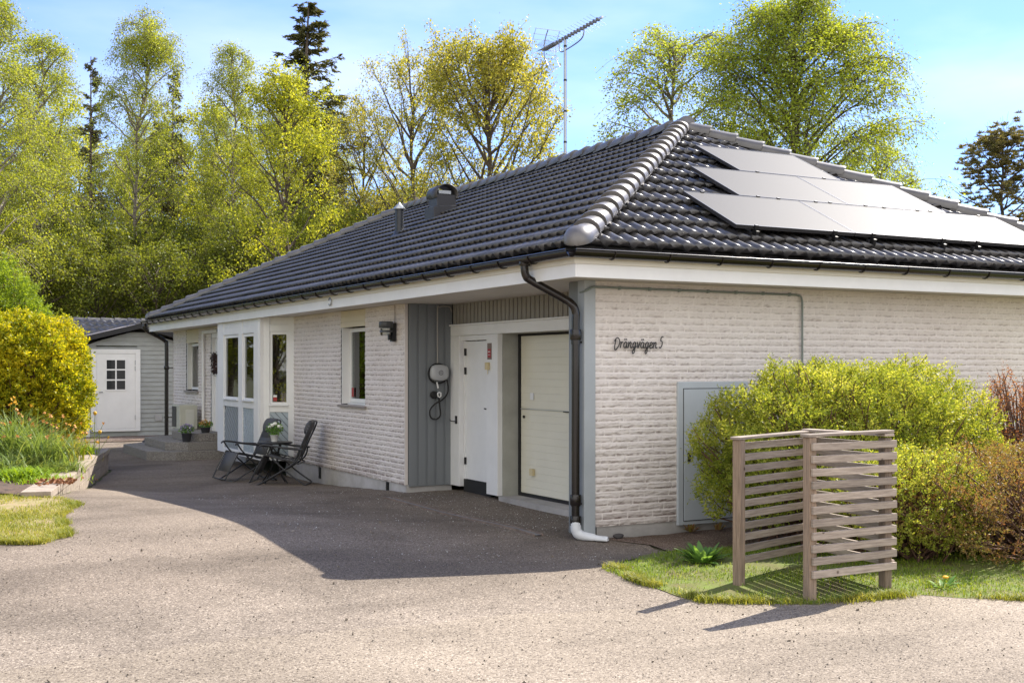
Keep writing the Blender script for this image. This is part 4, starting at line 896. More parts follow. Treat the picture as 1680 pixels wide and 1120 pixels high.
# solar panels: plane parallel to the hip slope
sp0 = None; cz, sz = CO, SI
def solar(xl, vl, label):
    global sp0
    ang = math.atan(T); o = empty('solar_panel', (xl, Y0r+vl*CO-.15*SI*0, EZ+vl*SI)); o.rotation_euler = (ang, 0, 0); o.location = Vector((xl, Y0r+vl*CO-.16*SI+.04, EZ+vl*SI+.16*CO-.0))
    tag(o, label, 'solar panel', 'solar panels on the hip end of the roof'); W_, H_ = 1.585, .985
    MB().box(.014,.014,-.004,W_-.014,H_-.014,.001).build('glass', M['solar'], o)
    MB().box(0,0,-.035,W_,.0135,.003).box(0,H_-.0135,-.035,W_,H_,.003).box(0,.0136,-.035,.0135,H_-.0136,.003).box(W_-.0135,.0136,-.035,W_,H_-.0136,.003).build('frame', pm('panel frame', (.05,.05,.055), .35, metal=.5), o)
    for x in (.25, 1.3):
        MB().box(x-.02,-.02,-.03,x+.02,.006,.014).build('clamp', M['black'], o)
        if vl < .6: MB().box(x-.02,-.06,-.13,x+.02,.03,-.036).box(x-.09,-.05,-.15,x-.06,-.02,-.05).build('roof_hook', M['black'], o)
        MB().box(x-.02,.02,-.08,x+.02,H_-.02,-.036).build('rail', M['alu'], o)
        if vl > 2.9 or vl < .6: MB().box(x-.02,H_-.006,-.03,x+.02,H_+.02,.014).build('clamp', M['black'], o)
    return o
for (xl, vl, lb) in ((1.55, .44, 'dark glass solar panel at the left end of the bottom row'), (3.145, .44, 'dark glass solar panel in the middle of the bottom row'), (4.74, .44, 'dark glass solar panel at the right end of the bottom row'),
                 (2.32, 1.45, 'dark glass solar panel on the left of the two panel middle row'), (3.915, 1.45, 'dark glass solar panel on the right of the two panel middle row'), (3.06, 2.46, 'single dark glass solar panel alone in the top row')):
    solar(xl, vl-.0, lb)
# TV antenna
an = empty('tv_antenna', (3.86, 7.05, 4.75)); tag(an, 'grey television antenna on a tall mast above the roof ridge', 'antenna')
MB().tube([(0,0,0),(0,0,2.22)], .024, 10).build('mast', M['galv'], an)
for z in (.5, 1.0, 1.5, 2.05): MB().lathe([(.028,0),(.028,.03)], (0,0,z), 12).build('mast_clamp', M['black'], an)
R3 = Vector((.8815,-.4724,0)); F3 = Vector((.4723,.8814,0))
bdir = (R3*.82-F3*1.85).normalized(); bside = Vector((-bdir.y, bdir.x, 0)); bc = Vector((0,0,2.20))+bdir*.12
pA = bc-bdir*.90; pB = bc+bdir*1.15
mb = MB().bar(pA, pB, .03, .03); mb.build('boom', M['alu'], an)
for k in range(26):
    t = .02+k*(.035 if k < 11 else 0)+(0 if k < 11 else .37+(k-11)*.108); p = pA+bdir*t; L = .17 if k < 11 else .14
    if t > 2.02: break
    mb = MB()
    for s in (-1, 1): mb.tube([p, p+bside*s*L+Vector((0,0,.06))], .0022, 5); mb.tube([p, p+bside*s*L-Vector((0,0,.06))], .0022, 5)
    mb.bar(p-bside*.03, p+bside*.03, .03, .05); mb.build('element', M['galvdark'], an)
rf = MB(); rw_ = MB()
for s in (-1, 0, 1):
    pts = [pA+bside*s*.22-bdir*(.02-.16*(z*z)/.09)+Vector((0,0,z)) for z in np.linspace(-.30, .30, 9)]
    rf.tube(pts, .010 if s == 0 else .004, 6)
for z in np.linspace(-.30, .30, 9): c = pA-bdir*(.02-.16*(z*z)/.09)+Vector((0,0,z)); rw_.tube([c-bside*.24, c+bside*.24], .004, 5)
rf.build('reflector_arms', M['galv'], an); rw_.build('reflector_rods', M['galv'], an)
MB().tube(smooth_path([pA+bdir*.55+Vector((0,0,-.02)), pA+bdir*.6+Vector((0,0,-.17)), Vector((0,0,2.0)), pA+bdir*1.35+Vector((0,0,-.16)), pA+bdir*1.45+Vector((0,0,-.01))], 5), .011, 8).build('strut', M['galv'], an)

# ------------------------------------------------------------------ shed
sh = empty('shed', (0, 22, -.15)); tag(sh, 'grey board garden shed with white door and small gable beyond the house', 'shed')
def siding_y(mb, y, x0, x1, z0, z1f, pitch=.115, holes=()):
    z = z0
    while z < 3:
        xa, xb = x0, x1; zt = z+pitch
        # clip by gable roof line
        lim = lambda zz: 1.27 if zz <= 2.36 else max(0, 1.27*(1-(zz-2.36)/.37))
        w0, w1_ = lim(z), lim(zt)
        if w1_ < .05: break
        segs = [(-w0, w0, -w1_, w1_)]
        for (a, b, c, d) in holes:
            if zt > c and z < d: segs = [(-w0, a, -w1_, a), (b, w0, b, w1_)]
        for (a0, b0, a1, b1) in segs:
            mb.add([(a0,y-.022,z),(b0,y-.022,z),(b1,y-.004,zt),(a1,y-.004,zt),(a0,y,z),(b0,y,z)], [(0,1,2,3),(4,5,1,0)])
        z += pitch
    return mb
mb = MB(); siding_y(mb, 0, -1.27, 1.27, .03, None, holes=[(-1.03, -.02, .05, 2.22)]); mb.box(-1.26,.0,.0,1.26,.02,2.3).build('wall', M['shedwood'], sh)
MB().box(1.24,.02,0,1.27,1.6,2.3).box(-1.27,.02,0,-1.24,1.6,2.3).box(-3.2,1.6,0,4.2,4.4,2.35).build('wall', M['shedwood'], sh)
for x in (-1.30, 1.19): MB().box(x,-.05,.0,x+.11,-.0225,2.25).build('corner_board', M['white'], sh)
MB().box(-1.16,-.055,.15,-1.031,-.0225,2.24).box(-.079,-.055,.15,.05,-.0225,2.24).box(-1.031,-.055,2.13,-.079,-.0225,2.24).box(-1.031,-.05,.15,-.079,-.0225,.22).build('door_frame', M['white'], sh, .004)
sdr = MB().box(-1.028,-.045,.225,-.082,-.024,2.125)
for k in range(1, 9): sdr.box(-1.028+k*.105,-.0465,.235,-1.022+k*.105,-.0452,1.0)
sdr.build('door', M['white'], sh, .003)
sdo = [o for o in D.objects if o.parent == sh and o.name.startswith('door') and 'frame' not in o.name][0]
wn = MB()
for x in (-.80,-.555,-.31): wn.box(x-.018,-.058,1.20,x+.018,-.0452,1.98)
for z in (1.20,1.46,1.72,1.98): wn.box(-.818,-.0575,z-.018,-.292,-.0455,z+.018)
wn.build('window', M['white'], sdo); MB().box(-.79,-.0475,1.21,-.32,-.0453,1.97).build('pane', pm('dark pane', (.025,.028,.03), .05), sdo)
MB().tube([(-.96,-.045,1.15),(-.96,-.08,1.15),(-.88,-.08,1.15)], .010, 8).build('handle', M['black'], sdo)
for z in (1.75, .5, 1.9): MB().box(-.09,-.058,z-.06,-.07,-.046,z+.06).build('hinge', M['galv'], sdo)
MB().box(.42,-.035,.40,.60,-.0235,.56).build('air_grille', M['galv'], sh)
# gable roof of the porch part (ridge along Y)
def slab(mb, a, b, y0, y1, t): mb.add([(a[0],y0,a[1]),(b[0],y0,b[1]),(b[0],y1,b[1]),(a[0],y1,a[1]),(a[0],y0,a[1]+t),(b[0],y0,b[1]+t),(b[0],y1,b[1]+t),(a[0],y1,a[1]+t)], Fb)
mb = MB(); slab(mb, (-1.55,2.47), (0,2.86), -.25, 2.6, .03); slab(mb, (0,2.86), (1.55,2.47), -.25, 2.6, .03); mb.build('porch_roof', M['sheetroof'], sh)
mb = MB(); slab(mb, (-1.56,2.37), (0,2.765), -.28, -.25, .13); slab(mb, (0,2.765), (1.56,2.37), -.28, -.25, .13); mb.build('barge_board', M['black'], sh)
# main roof behind (ridge along X), pantiles as relief
uu = np.arange(-3.3, 4.3, .0275); rows = []; fs = []; b0 = 0; slope = math.atan(.36)
for c in range(5):
    y0, y1 = 1.25+c*.36, 1.25+(c+1)*.36+.03; z0, z1 = 2.45+c*.13, 2.45+(c+1)*.13+.01; wv = .03*(np.cos(2*PI*uu/.20)*.5+.5)
    for (y, z, l) in ((y0, z0, None), (y0, z0, .035), (y1, z1, 0)):
        rows.append(np.column_stack([uu, np.full_like(uu, y), (z-.01+0*uu) if l is None else z+l+wv]))
    n = len(uu); i = np.arange(n-1)
    for k in range(2): fs.append(np.stack([b0+k*n+i, b0+k*n+i+1, b0+(k+1)*n+i+1, b0+(k+1)*n+i], -1))
    b0 += 3*n
mesh_np('roof', np.concatenate(rows), np.concatenate(fs), M['tile'], sh)
mb = MB(); mb.add([(-3.3,3.05,3.06),(4.3,3.05,3.06),(4.3,4.8,2.45),(-3.3,4.8,2.45)], [(0,1,2,3)]); 
x = -3.3
while x < 4.2: mb.tube([(x,3.05,3.07),(x+.36,3.05,3.06)], [.10,.085], 10); x += .36
mb.build('ridge', M['cap'], sh)

# ------------------------------------------------------------------ reclining chairs, table
def mesh_strip(mb, pts, hw, th=.006, n=1):
    for a, b in zip(pts, pts[1:]):
        a = Vector(a); b = Vector(b); d = (b-a).normalized(); nn = Vector((0,1,0)).cross(d).normalized()*th
        mb.add([a+Vector((0,-hw,0)), a+Vector((0,hw,0)), b+Vector((0,hw,0)), b+Vector((0,-hw,0)), a+Vector((0,-hw,0))+nn, a+Vector((0,hw,0))+nn, b+Vector((0,hw,0))+nn, b+Vector((0,-hw,0))+nn],
            [(0,1,2,3),(7,6,5,4),(4,5,1,0),(5,6,2,1),(6,7,3,2),(7,4,0,3)], True)
def recliner(loc, rz, label, foot=(.50, .12)):
    r_ = empty('recliner_chair', loc, rz); tag(r_, label, 'recliner chair'); W = .27
    BT = (-.38, .94); BB = (-.14, .36); SF = (.30, .46)
    def P(p, y): return (p[0], y, p[1])
    mb = MB()
    mb.tube(smooth_path([P(BB,-W),P((-.27,.66),-W),P((BT[0]+.01,BT[1]-.06),-W),P(BT,-W+.06),P(BT,W-.06),P((BT[0]+.01,BT[1]-.06),W),P((-.27,.66),W),P(BB,W)], 5), .013, 8)
    mb.build('back_frame', M['frame'], r_)
    mb = MB()
    for s in (-1, 1): mb.tube([P((-.2,.33),s*W),P(BB,s*W),P(SF,s*W)], .012, 8)
    mb.tube([P((-.2,.33),-W),P((-.2,.33),W)], .011, 8).tube([P((.10,.40),-W),P((.10,.40),W)], .010, 8); mb.build('seat_frame', M['frame'], r_)
    mb = MB(); mb.tube(smooth_path([P(SF,-W),P(((SF[0]+foot[0])/2,(SF[1]+foot[1])/2),-W),P((foot[0],foot[1]-.03),-W),P((foot[0]+.02,foot[1]-.06),-W+.05),P((foot[0]+.02,foot[1]-.06),W-.05),P((foot[0],foot[1]-.03),W),P(((SF[0]+foot[0])/2,(SF[1]+foot[1])/2),W),P(SF,W)], 5), .012, 8)
    mb.build('footrest_frame', M['frame'], r_)
    mb = MB(); mesh_strip(mb, [P((-.15,.40),0),P((-.26,.66),0),P((-.365,.91),0)], W-.035); mb.build('backrest', M['fabric'], r_)
    mb = MB(); mesh_strip(mb, [P((-.13,.37),0),P((.05,.385),0),P((.28,.45),0)], W-.035); mb.build('seat', M['fabric'], r_)
    mb = MB(); mesh_strip(mb, [P((.31,.45),0),P((foot[0]-.05,foot[1]+.05),0)], W-.035); mb.build('footrest', M['fabric'], r_)
    mb = MB()                         # elastic lacing
    for s in (-1, 1):
        for (a, b, n) in (((-.15,.42),(-.365,.90),12),((-.12,.375),(.28,.45),8),((.32,.44),(foot[0]-.05,foot[1]+.05),9)):
            for k in range(n):
                t = (k+.5)/n; x, z = a[0]+(b[0]-a[0])*t, a[1]+(b[1]-a[1])*t; mb.tube([(x,s*(W-.037),z),(x+.008,s*W,z+.01)], .0035, 5)
    mb.build('lacing', pm('pale elastic cord', (.35,.35,.36), .7), r_)
    mb = MB(); c = Vector((-.335,0,.85)); dv = Vector((-.28,0,.71)).normalized(); nv = Vector((.93,0,.37)); vs = []; K = 12; NY = 9
    for j in range(NY):
        y = -W+.03+(2*W-.06)*j/(NY-1); e_ = 1-abs(2*j/(NY-1)-1)**6*.6
        for k in range(K):
            a = 2*PI*k/K; vs.append(c+Vector((0,y,0))+dv*.115*math.cos(a)*e_+nv*(.045*math.sin(a)*e_+.02))
    mb.add(vs, [(j*K+k, j*K+(k+1) % K, (j+1)*K+(k+1) % K, (j+1)*K+k) for j in range(NY-1) for k in range(K)], True).add(vs[:K], [tuple(range(K))[::-1]]).add(vs[-K:], [tuple(range(K))])
    mb.build('pillow', M['fabric'], r_)
    for s in (-1, 1):
        mb = MB(); y = s*(W+.035); mb.tube(smooth_path([(-.27,y,.54),(-.1,y,.55),(.15,y,.59),(.32,y,.61),(.37,y,.58)], 4), .014, 8); mb.bar((-.2,y,.557),(.05,y,.575),.05,.018); mb.build('armrest', M['frame'], r_)
        mb = MB(); y = s*(W+.02)
        mb.tube(smooth_path([(.33,y,.60),(.22,y,.45),(-.05,y,.20),(-.30,y,.02)], 4), .012, 8); mb.build('leg', M['frame'], r_)
        mb = MB(); mb.tube(smooth_path([(-.24,y,.54),(-.18,y,.38),(.12,y,.18),(.40,y,.02)], 4), .012, 8); mb.build('leg', M['frame'], r_)
    for x in (-.30, .40): MB().tube([(x,-W-.02,.018),(x,W+.02,.018)], .012, 8).build('floor_bar', M['frame'], r_)
    return r_
recliner((-.82, 8.75, g1(-.82, 8.75)), PI*1.03, 'black reclining garden chair turned to the viewer in front of the bay')
recliner((-.56, 7.68, g1(-.56, 7.68)), math.atan2(.4724, -.8815), 'black reclining garden chair seen from the side against the brick wall')
tb = empty('garden_table', (-.66, 8.02, g1(-.66, 8.02)-.0)); tag(tb, 'small round black garden table between the two reclining chairs', 'table')
MB().lathe([(.0,.63),(.25,.63),(.262,.622),(.262,.606),(.25,.60),(.0,.60)], (0,0,0), 32).build('table_top', M['black'], tb)
for k in range(4):
    a = k*PI/2+.6; c, s = math.cos(a), math.sin(a)
    MB().tube(smooth_path([(.12*c,.12*s,.60),(.06*c,.06*s,.45),(.05*c,.05*s,.32),(.14*c,.14*s,.14),(.24*c,.24*s,.012)], 4), .011, 8).build('leg', M['black'], tb)
MB().lathe([(.055,.30),(.06,.31),(.06,.33),(.055,.34)], (0,0,0), 16).lathe([(.07,.47),(.07,.485)], (0,0,0), 16).build('collar', M['black'], tb)

# ------------------------------------------------------------------ plants in pots, small flower generators
def leafquads(c, a, b):                                   # centres, long half axis, short half axis -> rhombic leaves
    v = np.stack([c-a, c+b, c+a, c-b], 1).reshape(-1, 3); o = np.arange(len(c))*4
    return v, np.stack([o, o+1, o+2, o+3], -1)
def rand_unit(rng, n):
    v = rng.standard_normal((n, 3)); return v/np.linalg.norm(v, axis=1)[:, None]
def perp(a, rng):
    r = rand_unit(rng, len(a)); b = np.cross(a, r); return b/np.linalg.norm(b, axis=1)[:, None]
def cloud_leaves(name, n, rad, ctr, size, m, parent, seed, zmin=None, ratio=.5):
    rng = np.random.default_rng(seed); d = rand_unit(rng, n); r = rng.random(n)**.45
    c = np.array(ctr)+d*r[:, None]*np.array(rad)
    if zmin is not None: c[:, 2] = np.maximum(c[:, 2], zmin)
    a = rand_unit(rng, n)*.6+d*.7; a /= np.linalg.norm(a, axis=1)[:, None]; s = size*rng.uniform(.6, 1.2, n)[:, None]
    v, f = leafquads(c, a*s*.5, perp(a, rng)*s*.5*ratio); return mesh_np(name, v, f, m, parent)
def potted(name, loc, pr, ph, potm, lm, flowers, label, cat, seed, fr, fh_):
    o = empty(name, loc); tag(o, label, cat)
    MB().lathe([(pr*.72,0),(pr*.95,ph*.9),(pr,ph*.92),(pr,ph),(pr*.9,ph),(pr*.88,ph*.85),(0,ph*.85)], (0,0,0), 20).build('pot', potm, o)
    cloud_leaves('foliage', 320, (fr,fr,fh_), (0,0,ph+fh_*.75), .045, lm, o, seed, ph*.85)
    for i, (fm, n, s) in enumerate(flowers): cloud_leaves('flower_heads', n, (fr*.95,fr*.95,fh_*.8), (0,0,ph+fh_*1.15), s, fm, o, seed+9+i, ph, .9)
    return o
t0 = tb.location
po = potted('potted_flower', (t0.x+.0, t0.y+.02, t0.z+.631), .065, .10, M['whitepot'], M['lf_dock'], [], 'white pot with white roses standing on the garden table', 'potted plant', 4, .13, .12)
mb = MB()
for i, (x, y, z) in enumerate([(.0,-.03,.27),(.05,-.05,.23),(-.05,-.04,.25),(.09,-.02,.22),(.02,.05,.26),(-.06,.04,.22)]):
    mb.lathe([(.0,-.03),(.025,-.02),(.034,0),(.028,.018),(.0,.026)], (x,y,z), 10)
mb.build('flower_heads', M['petalw'], po)
potted('potted_flower', (-.74,13.42,.206), .10, .17, M['pot'], M['lf_dock'], [(M['petalp'], 130, .045), (M['petalw'], 20, .04)], 'dark pot of violet and white pansies on the steps', 'potted plant', 21, .155, .09)
potted('potted_flower', (-.34,13.58,.361), .10, .11, M['pot'], M['lf_dock'], [(M['petalo'], 130, .045), (M['petalw'], 14, .04)], 'dark pot of orange flowers beside the white bay', 'potted plant', 31, .14, .075)
wr = empty('wreath', (.03, 14.25, 1.70)); tag(wr, 'dark twig wreath hanging on the white entrance door', 'wreath')
MB().tube([(0,.14*math.cos(a),.14*math.sin(a)) for a in np.linspace(0, 2*PI, 20, endpoint=False)], .022, 7, closed=True).build('ring', M['twig'], wr)
rng = np.random.default_rng(8); th = rng.uniform(0, 2*PI, 260); c = np.column_stack([rng.normal(-.02,.035,260), .15*np.cos(th)+rng.normal(0,.02,260), .17*np.sin(th)+rng.normal(0,.03,260)]); a = rand_unit(rng, 260)
v, f = leafquads(c, a*.045, perp(a, rng)*.012); mesh_np('leaves', v, f, pm('dried leaves', (.05,.03,.03), .8), wr)

# ------------------------------------------------------------------ slatted wooden screen
fx = empty('wooden_screen', (0, 0, 0)); tag(fx, 'weathered slatted wooden bin screen with four posts on the grass', 'screen')
def pos(rq): return Vector((CX+.8815*rq[0]+.4723*rq[1], CY-.4724*rq[0]+.8814*rq[1], 0))
P1, P2, P3, P4 = pos((1.655, 8.72)), pos((2.34, 9.42)), pos((2.055, 8.25)), pos((2.69, 8.62))
HT = 1.13
def post(p, ux, z1=HT):
    u = Vector(ux).normalized(); v_ = Vector((-u.y, u.x, 0)); mb = MB(); q = [p+u*a+v_*b for a, b in ((-.033,-.033),(.033,-.033),(.033,.033),(-.033,.033))]
    mb.add([(k.x,k.y,-.05) for k in q]+[(k.x,k.y,z1) for k in q], Fb); return mb.build('post', M['woodv'], fx, .003)
dL = (P2-P1).normalized(); dR = (P4-P3).normalized(); dB = (P4-P2).normalized()
post(P1, dL, 1.095); post(P2, dL, 1.12); post(P3, dR, 1.14); post(P4, dR, 1.115)
rs = random.Random(4)
def slats(a, b, off, n, z0, z1, ext0, ext1, th=.024, hh=.052):
    d = (b-a).normalized(); nn = Vector((-d.y, d.x, 0))*off
    for k in range(n):
        z = z0+(z1-z0)*k/(n-1); p = a-d*(ext0+rs.uniform(0,.006))+nn; q = b+d*(ext1+rs.uniform(0,.008))+nn
        MB().bar((p.x,p.y,z+rs.uniform(-.003,.003)), (q.x,q.y,z+rs.uniform(-.003,.003)), th, hh).build('slat', M['wood'], fx, .003)
slats(P3, P4, -.047, 11, .20, 1.075, .02, .055)
slats(P1, P2, -.047 if False else .047, 11, .20, 1.04, -.02, .02)
slats(P2, P4, .047, 11, .215, 1.05, .0, .03)
for a, b, z, e0, e1 in ((P1, P2, 1.107, .05, .05), (P2, P4, 1.128, .04, .05), (P3, P4, 1.152, .05, .05)):
    d = (b-a).normalized(); p = a-d*e0; q = b+d*e1; za = z; MB().bar((p.x,p.y,za), (q.x,q.y,za+.01), .085, .02).build('top_rail', M['wood'], fx, .003)

# ------------------------------------------------------------------ shrubs
def sprigs(base, d, n_leaf, length, leaf, ratio, rng, curl=.25):
    """rows of leaves along each sprig: base (N,3), direction d (N,3)"""
    N = len(base); side = perp(d, rng); t = np.linspace(.1, 1, n_leaf); L = length*rng.uniform(.6, 1.3, N)
    c = base[:, None, :]+d[:, None, :]*(t[None, :, None]*L[:, None, None])+curl*np.array([0, 0, -1])*((t**2)[None, :, None]*L[:, None, None])*rng.uniform(0, 1, N)[:, None, None]
    th = t[None, :]*14+rng.uniform(0, 6, N)[:, None]; s2 = np.cross(d, side)
    out = side[:, None, :]*np.cos(th)[..., None]+s2[:, None, :]*np.sin(th)[..., None]
    a = out*.8+d[:, None, :]*.6; a = a/np.linalg.norm(a, axis=2)[..., None]; sz = leaf*rng.uniform(.6, 1.25, (N, n_leaf))*(1.1-.5*t)[None, :]
    c = (c+a*sz[..., None]*.5).reshape(-1, 3); a = a.reshape(-1, 3); sz = sz.reshape(-1)[:, None]
    b = perp(a, rng); return leafquads(c, a*sz*.5, b*sz*.5*ratio)
def shrub(name, loc, rad, n_sprig, n_leaf, length, leaf, ratio, m, label, seed, power=2.6, bump=.10, zlo=-.35, stems=160, up=.45, stem_m=None, spikes=0, holes=.0, cat='shrub'):
    rng = np.random.default_rng(seed); o = empty(name, loc); tag(o, label, cat); rad = np.array(rad)
    d = rand_unit(rng, n_sprig*2); d = d[d[:, 2] > zlo][:n_sprig]; N = len(d)
    rr = (np.abs(d)**power).sum(1)**(-1/power)
    lump = 1+bump*(np.sin(d[:, 0]*7+seed)*np.sin(d[:, 1]*6+2)+.7*np.sin(d[:, 0]*13+d[:, 2]*11+seed)+.5*np.sin(d[:, 1]*19+d[:, 2]*17))
    depth = 1-rng.random(N)**2.2*.38
    p = d*(rr*lump*depth)[:, None]*rad+np.array([0, 0, rad[2]])
    p[:, 2] = np.maximum(p[:, 2], .03)
    if holes:
        k = (np.sin(p[:, 0]*9+seed)*np.sin(p[:, 1]*8)*np.sin(p[:, 2]*9+1) < holes) ; p, d = p[k], d[k]
    nrm = d/rad*rad.min(); dd = nrm*.8+np.array([0, 0, up])+rng.standard_normal((len(d), 3))*.35; dd /= np.linalg.norm(dd, axis=1)[:, None]
    v, f = sprigs(p, dd, n_leaf, length, leaf, ratio, rng); 
    mesh_np('foliage', v, f, m, o)
    # stems fan out from the root
    k = rng.integers(0, len(p), stems); base = np.column_stack([rng.normal(0, rad[0]*.22, stems), rng.normal(0, rad[1]*.22, stems), np.zeros(stems)]); tip = p[k]*np.array([1, 1, 1])
    mid = base*.35+tip*.65; mid[:, 2] *= .8; pts = np.stack([base, mid, tip, tip+dd[k]*length*.8], 1)
    vv, ff = tubes(pts, np.full(stems, .012), np.full(stems, .003), 4); mesh_np('stems', vv, ff, stem_m or M['twig'], o)
    return o
def tubes(pts, r0, r1, n=4):
    """pts (N,K,3) polylines with radii r0 -> r1"""
    N, K, _ = pts.shape; tg = np.gradient(pts, axis=1); tg /= np.linalg.norm(tg, axis=2)[..., None]+1e-9
    ref = np.where(np.abs(tg[..., 2:3]) > .9, np.array([1., 0, 0]), np.array([0, 0, 1.])); a = np.cross(tg, ref); a /= np.linalg.norm(a, axis=2)[..., None]+1e-9; b = np.cross(tg, a)
    t = np.linspace(0, 1, K); r = r0[:, None]*(1-t)+r1[:, None]*t; th = np.arange(n)*2*PI/n
    v = pts[:, :, None, :]+(a[:, :, None, :]*np.cos(th)[:, None]+b[:, :, None, :]*np.sin(th)[:, None])*r[:, :, None, None]
    o = (np.arange(N)*K*n)[:, None, None]+(np.arange(K-1)*n)[None, :, None]; k = np.arange(n); k2 = (k+1) % n
    f = np.stack([o+k, o+k2, o+n+k2, o+n+k], -1).reshape(-1, 4); return v.reshape(-1, 3), f
shrub('hedge', (2.12, -1.18, 0), (1.50, .72, .78), 13500, 12, .13, .040, .38, M['lf_hedge'], 'large rounded yellow green shrub in front of the right brick wall', 5, power=2.8, bump=.085, zlo=-.6, stems=700, up=.85, holes=.75)
shrub('low_shrub', (3.1, -2.55, 0), (1.75, .75, .46), 7500, 9, .10, .030, .5, M['lf_low'], 'low spreading brown and green shrub to the right of the wooden screen', 15, power=2.6, bump=.10, zlo=-.7, stems=420, up=.5, holes=.45)
shrub('low_shrub', (1.65, -2.3, 0), (.75, .5, .44), 3400, 10, .11, .032, .5, M['lf_hedge'], 'small bright green shrub close behind the wooden screen', 16, power=2.4, bump=.10, zlo=-.6, stems=200, up=.6)
shrub('twiggy_shrub', (4.45, -1.35, 0), (.75, .55, .72), 2300, 6, .16, .030, .5, M['lf_red'], 'sparse twiggy reddish shrub at the right edge by the wall', 25, bump=.16, zlo=-.3, stems=420, up=.9)
shrub('golden_shrub', (-3.95, 10.3, .25), (.93, .9, 1.06), 6500, 9, .14, .075, .5, M['lf_bush'], 'big round golden yellow shrub behind the flower bed', 35, power=2.3, bump=.07, zlo=-.75, stems=250, up=.5)
shrub('pale_green_shrub', (-3.85, 16.0, -.1), (1.0, .9, 1.78), 5000, 9, .2, .08, .5, M['lf_bush2'], 'pale green bush standing behind the golden shrub at the left edge', 45, power=2.2, bump=.12, zlo=-.6, stems=160)

# flower bed plants
def bz(x, y): return float(bed_z(x, y))
def clump(name, loc, n, h, wid, rad, m, label, seed, flowers=(), bend=(.3, 1.2), cat='plant', lean=None, group=None):
    rng = np.random.default_rng(seed); o = empty(name, loc); tag(o, label, cat, group)
    b = np.column_stack([rng.normal(0, rad, n), rng.normal(0, rad, n), np.zeros(n)]); hh = h*rng.uniform(.55, 1.15, n)
    v, f = blades(b, hh, wid, rng.uniform(*bend, n), seed, 5, lean); mesh_np('leaves', v, f, m, o)
    for (fm, k, fs) in flowers:
        sb = np.column_stack([rng.normal(0, rad*1.2, k), rng.normal(0, rad*1.2, k), np.zeros(k)]); tip = sb*1.5+np.column_stack([rng.normal(0,.03,k), rng.normal(0,.03,k), h*rng.uniform(.7, 1.15, k)])
        vv, ff = tubes(np.stack([sb, (sb+tip)/2, tip], 1), np.full(k, .004), np.full(k, .003), 4); mesh_np('flower_stems', vv, ff, M['lf_daff'], o)
        c = np.repeat(tip, 7, 0)+rng.normal(0, fs*.25, (k*7, 3)); a = rand_unit(rng, k*7); v, f = leafquads(c, a*fs*.5, perp(a, rng)*fs*.35); mesh_np('flower_heads', v, f, fm, o)
    return o
def bed(px, q): x_, y_ = at(px, q); return (x_, y_, bz(x_, y_))
clump('daffodil_clump', bed(22, 16.6), 420, .85, .019, .16, M['lf_daff'], 'tall dense clump of daffodil leaves at the left edge with faded flowers', 51, [(M['petaly'], 9, .045), (M['petalo'], 8, .04)])
clump('daffodil_clump', bed(66, 16.2), 420, .66, .018, .18, M['lf_daff'], 'arching daffodil leaves with orange faded heads in mid bed', 52, [(M['petalo'], 14, .04)])
clump('daffodil_clump', bed(94, 17.6), 380, .50, .016, .17, M['lf_dry'], 'pale withering flower clump with many orange heads', 53, [(M['petalo'], 26, .04), (M['petaly'], 12, .04)], bend=(.5,1.5))
clump('daffodil_clump', bed(128, 19.0), 240, .26, .018, .11, M['lf_lime'], 'bright green leaf clump at the far end of the wall', 54, [(M['petaly'], 5, .05)], bend=(.5,1.4))
clump('bed_plant', bed(20, 14.9), 220, .18, .020, .13, M['lf_lime'], 'small lime green perennial at the left edge in front of the daffodils', 55, bend=(.6,1.6))
clump('bed_plant', bed(50, 14.9), 220, .20, .020, .13, M['lf_lime'], 'small lime green perennial between the daffodils and the leaf pile', 59, bend=(.6,1.6))
clump('bed_plant', bed(90, 15.9), 340, .24, .014, .16, M['lf_daff'], 'low dark green tuft drooping over the wall capping', 56, bend=(.8,1.8), lean=(.5,-.3))
clump('bed_plant', bed(-5, 15.4), 300, .35, .014, .2, M['lf_daff'], 'grassy green tuft near the left edge before the daffodils', 57, bend=(.5,1.4))
clump('bed_plant', bed(75, 14.7), 260, .10, .012, .22, M['lf_lime'], 'very low yellow green ground cover behind the wall capping', 58, bend=(.5,1.4))
for (px, q, h, fm, lb) in ((139, 18.9, .62, 'petalr', 'single red tulip before the grey shed'), (154, 19.0, .66, 'petaly', 'tall yellow flower beside the shed door frame'), (162, 19.4, .34, 'petaly', 'short yellow flower above the end of the wall')):
    o = empty('tulip', bed(px, q)); tag(o, lb, 'flower')
    MB().tube([(0,0,0),(.01,0,h*.5),(.02,.01,h)], .005, 6).build('stem', M['lf_daff'], o); MB().lathe([(.0,-.01),(.022,.006),(.03,.03),(.02,.055),(.008,.05)], (.02,.01,h), 12).build('flower_head', M[fm], o)
rng = np.random.default_rng(77); n = 170; lx, ly = at(96, 14.3); c = np.column_stack([rng.normal(lx,.12,n), rng.normal(ly,.16,n), .25+rng.random(n)*.035]); a = rand_unit(rng, n); a[:, 2] *= .4
v, f = leafquads(c, a*.03, perp(a, rng)*.019); tag(mesh_np('leaf_pile', v, f, M['dryleaf']), 'small pile of brown leaves lying on the wall capping', 'leaves')
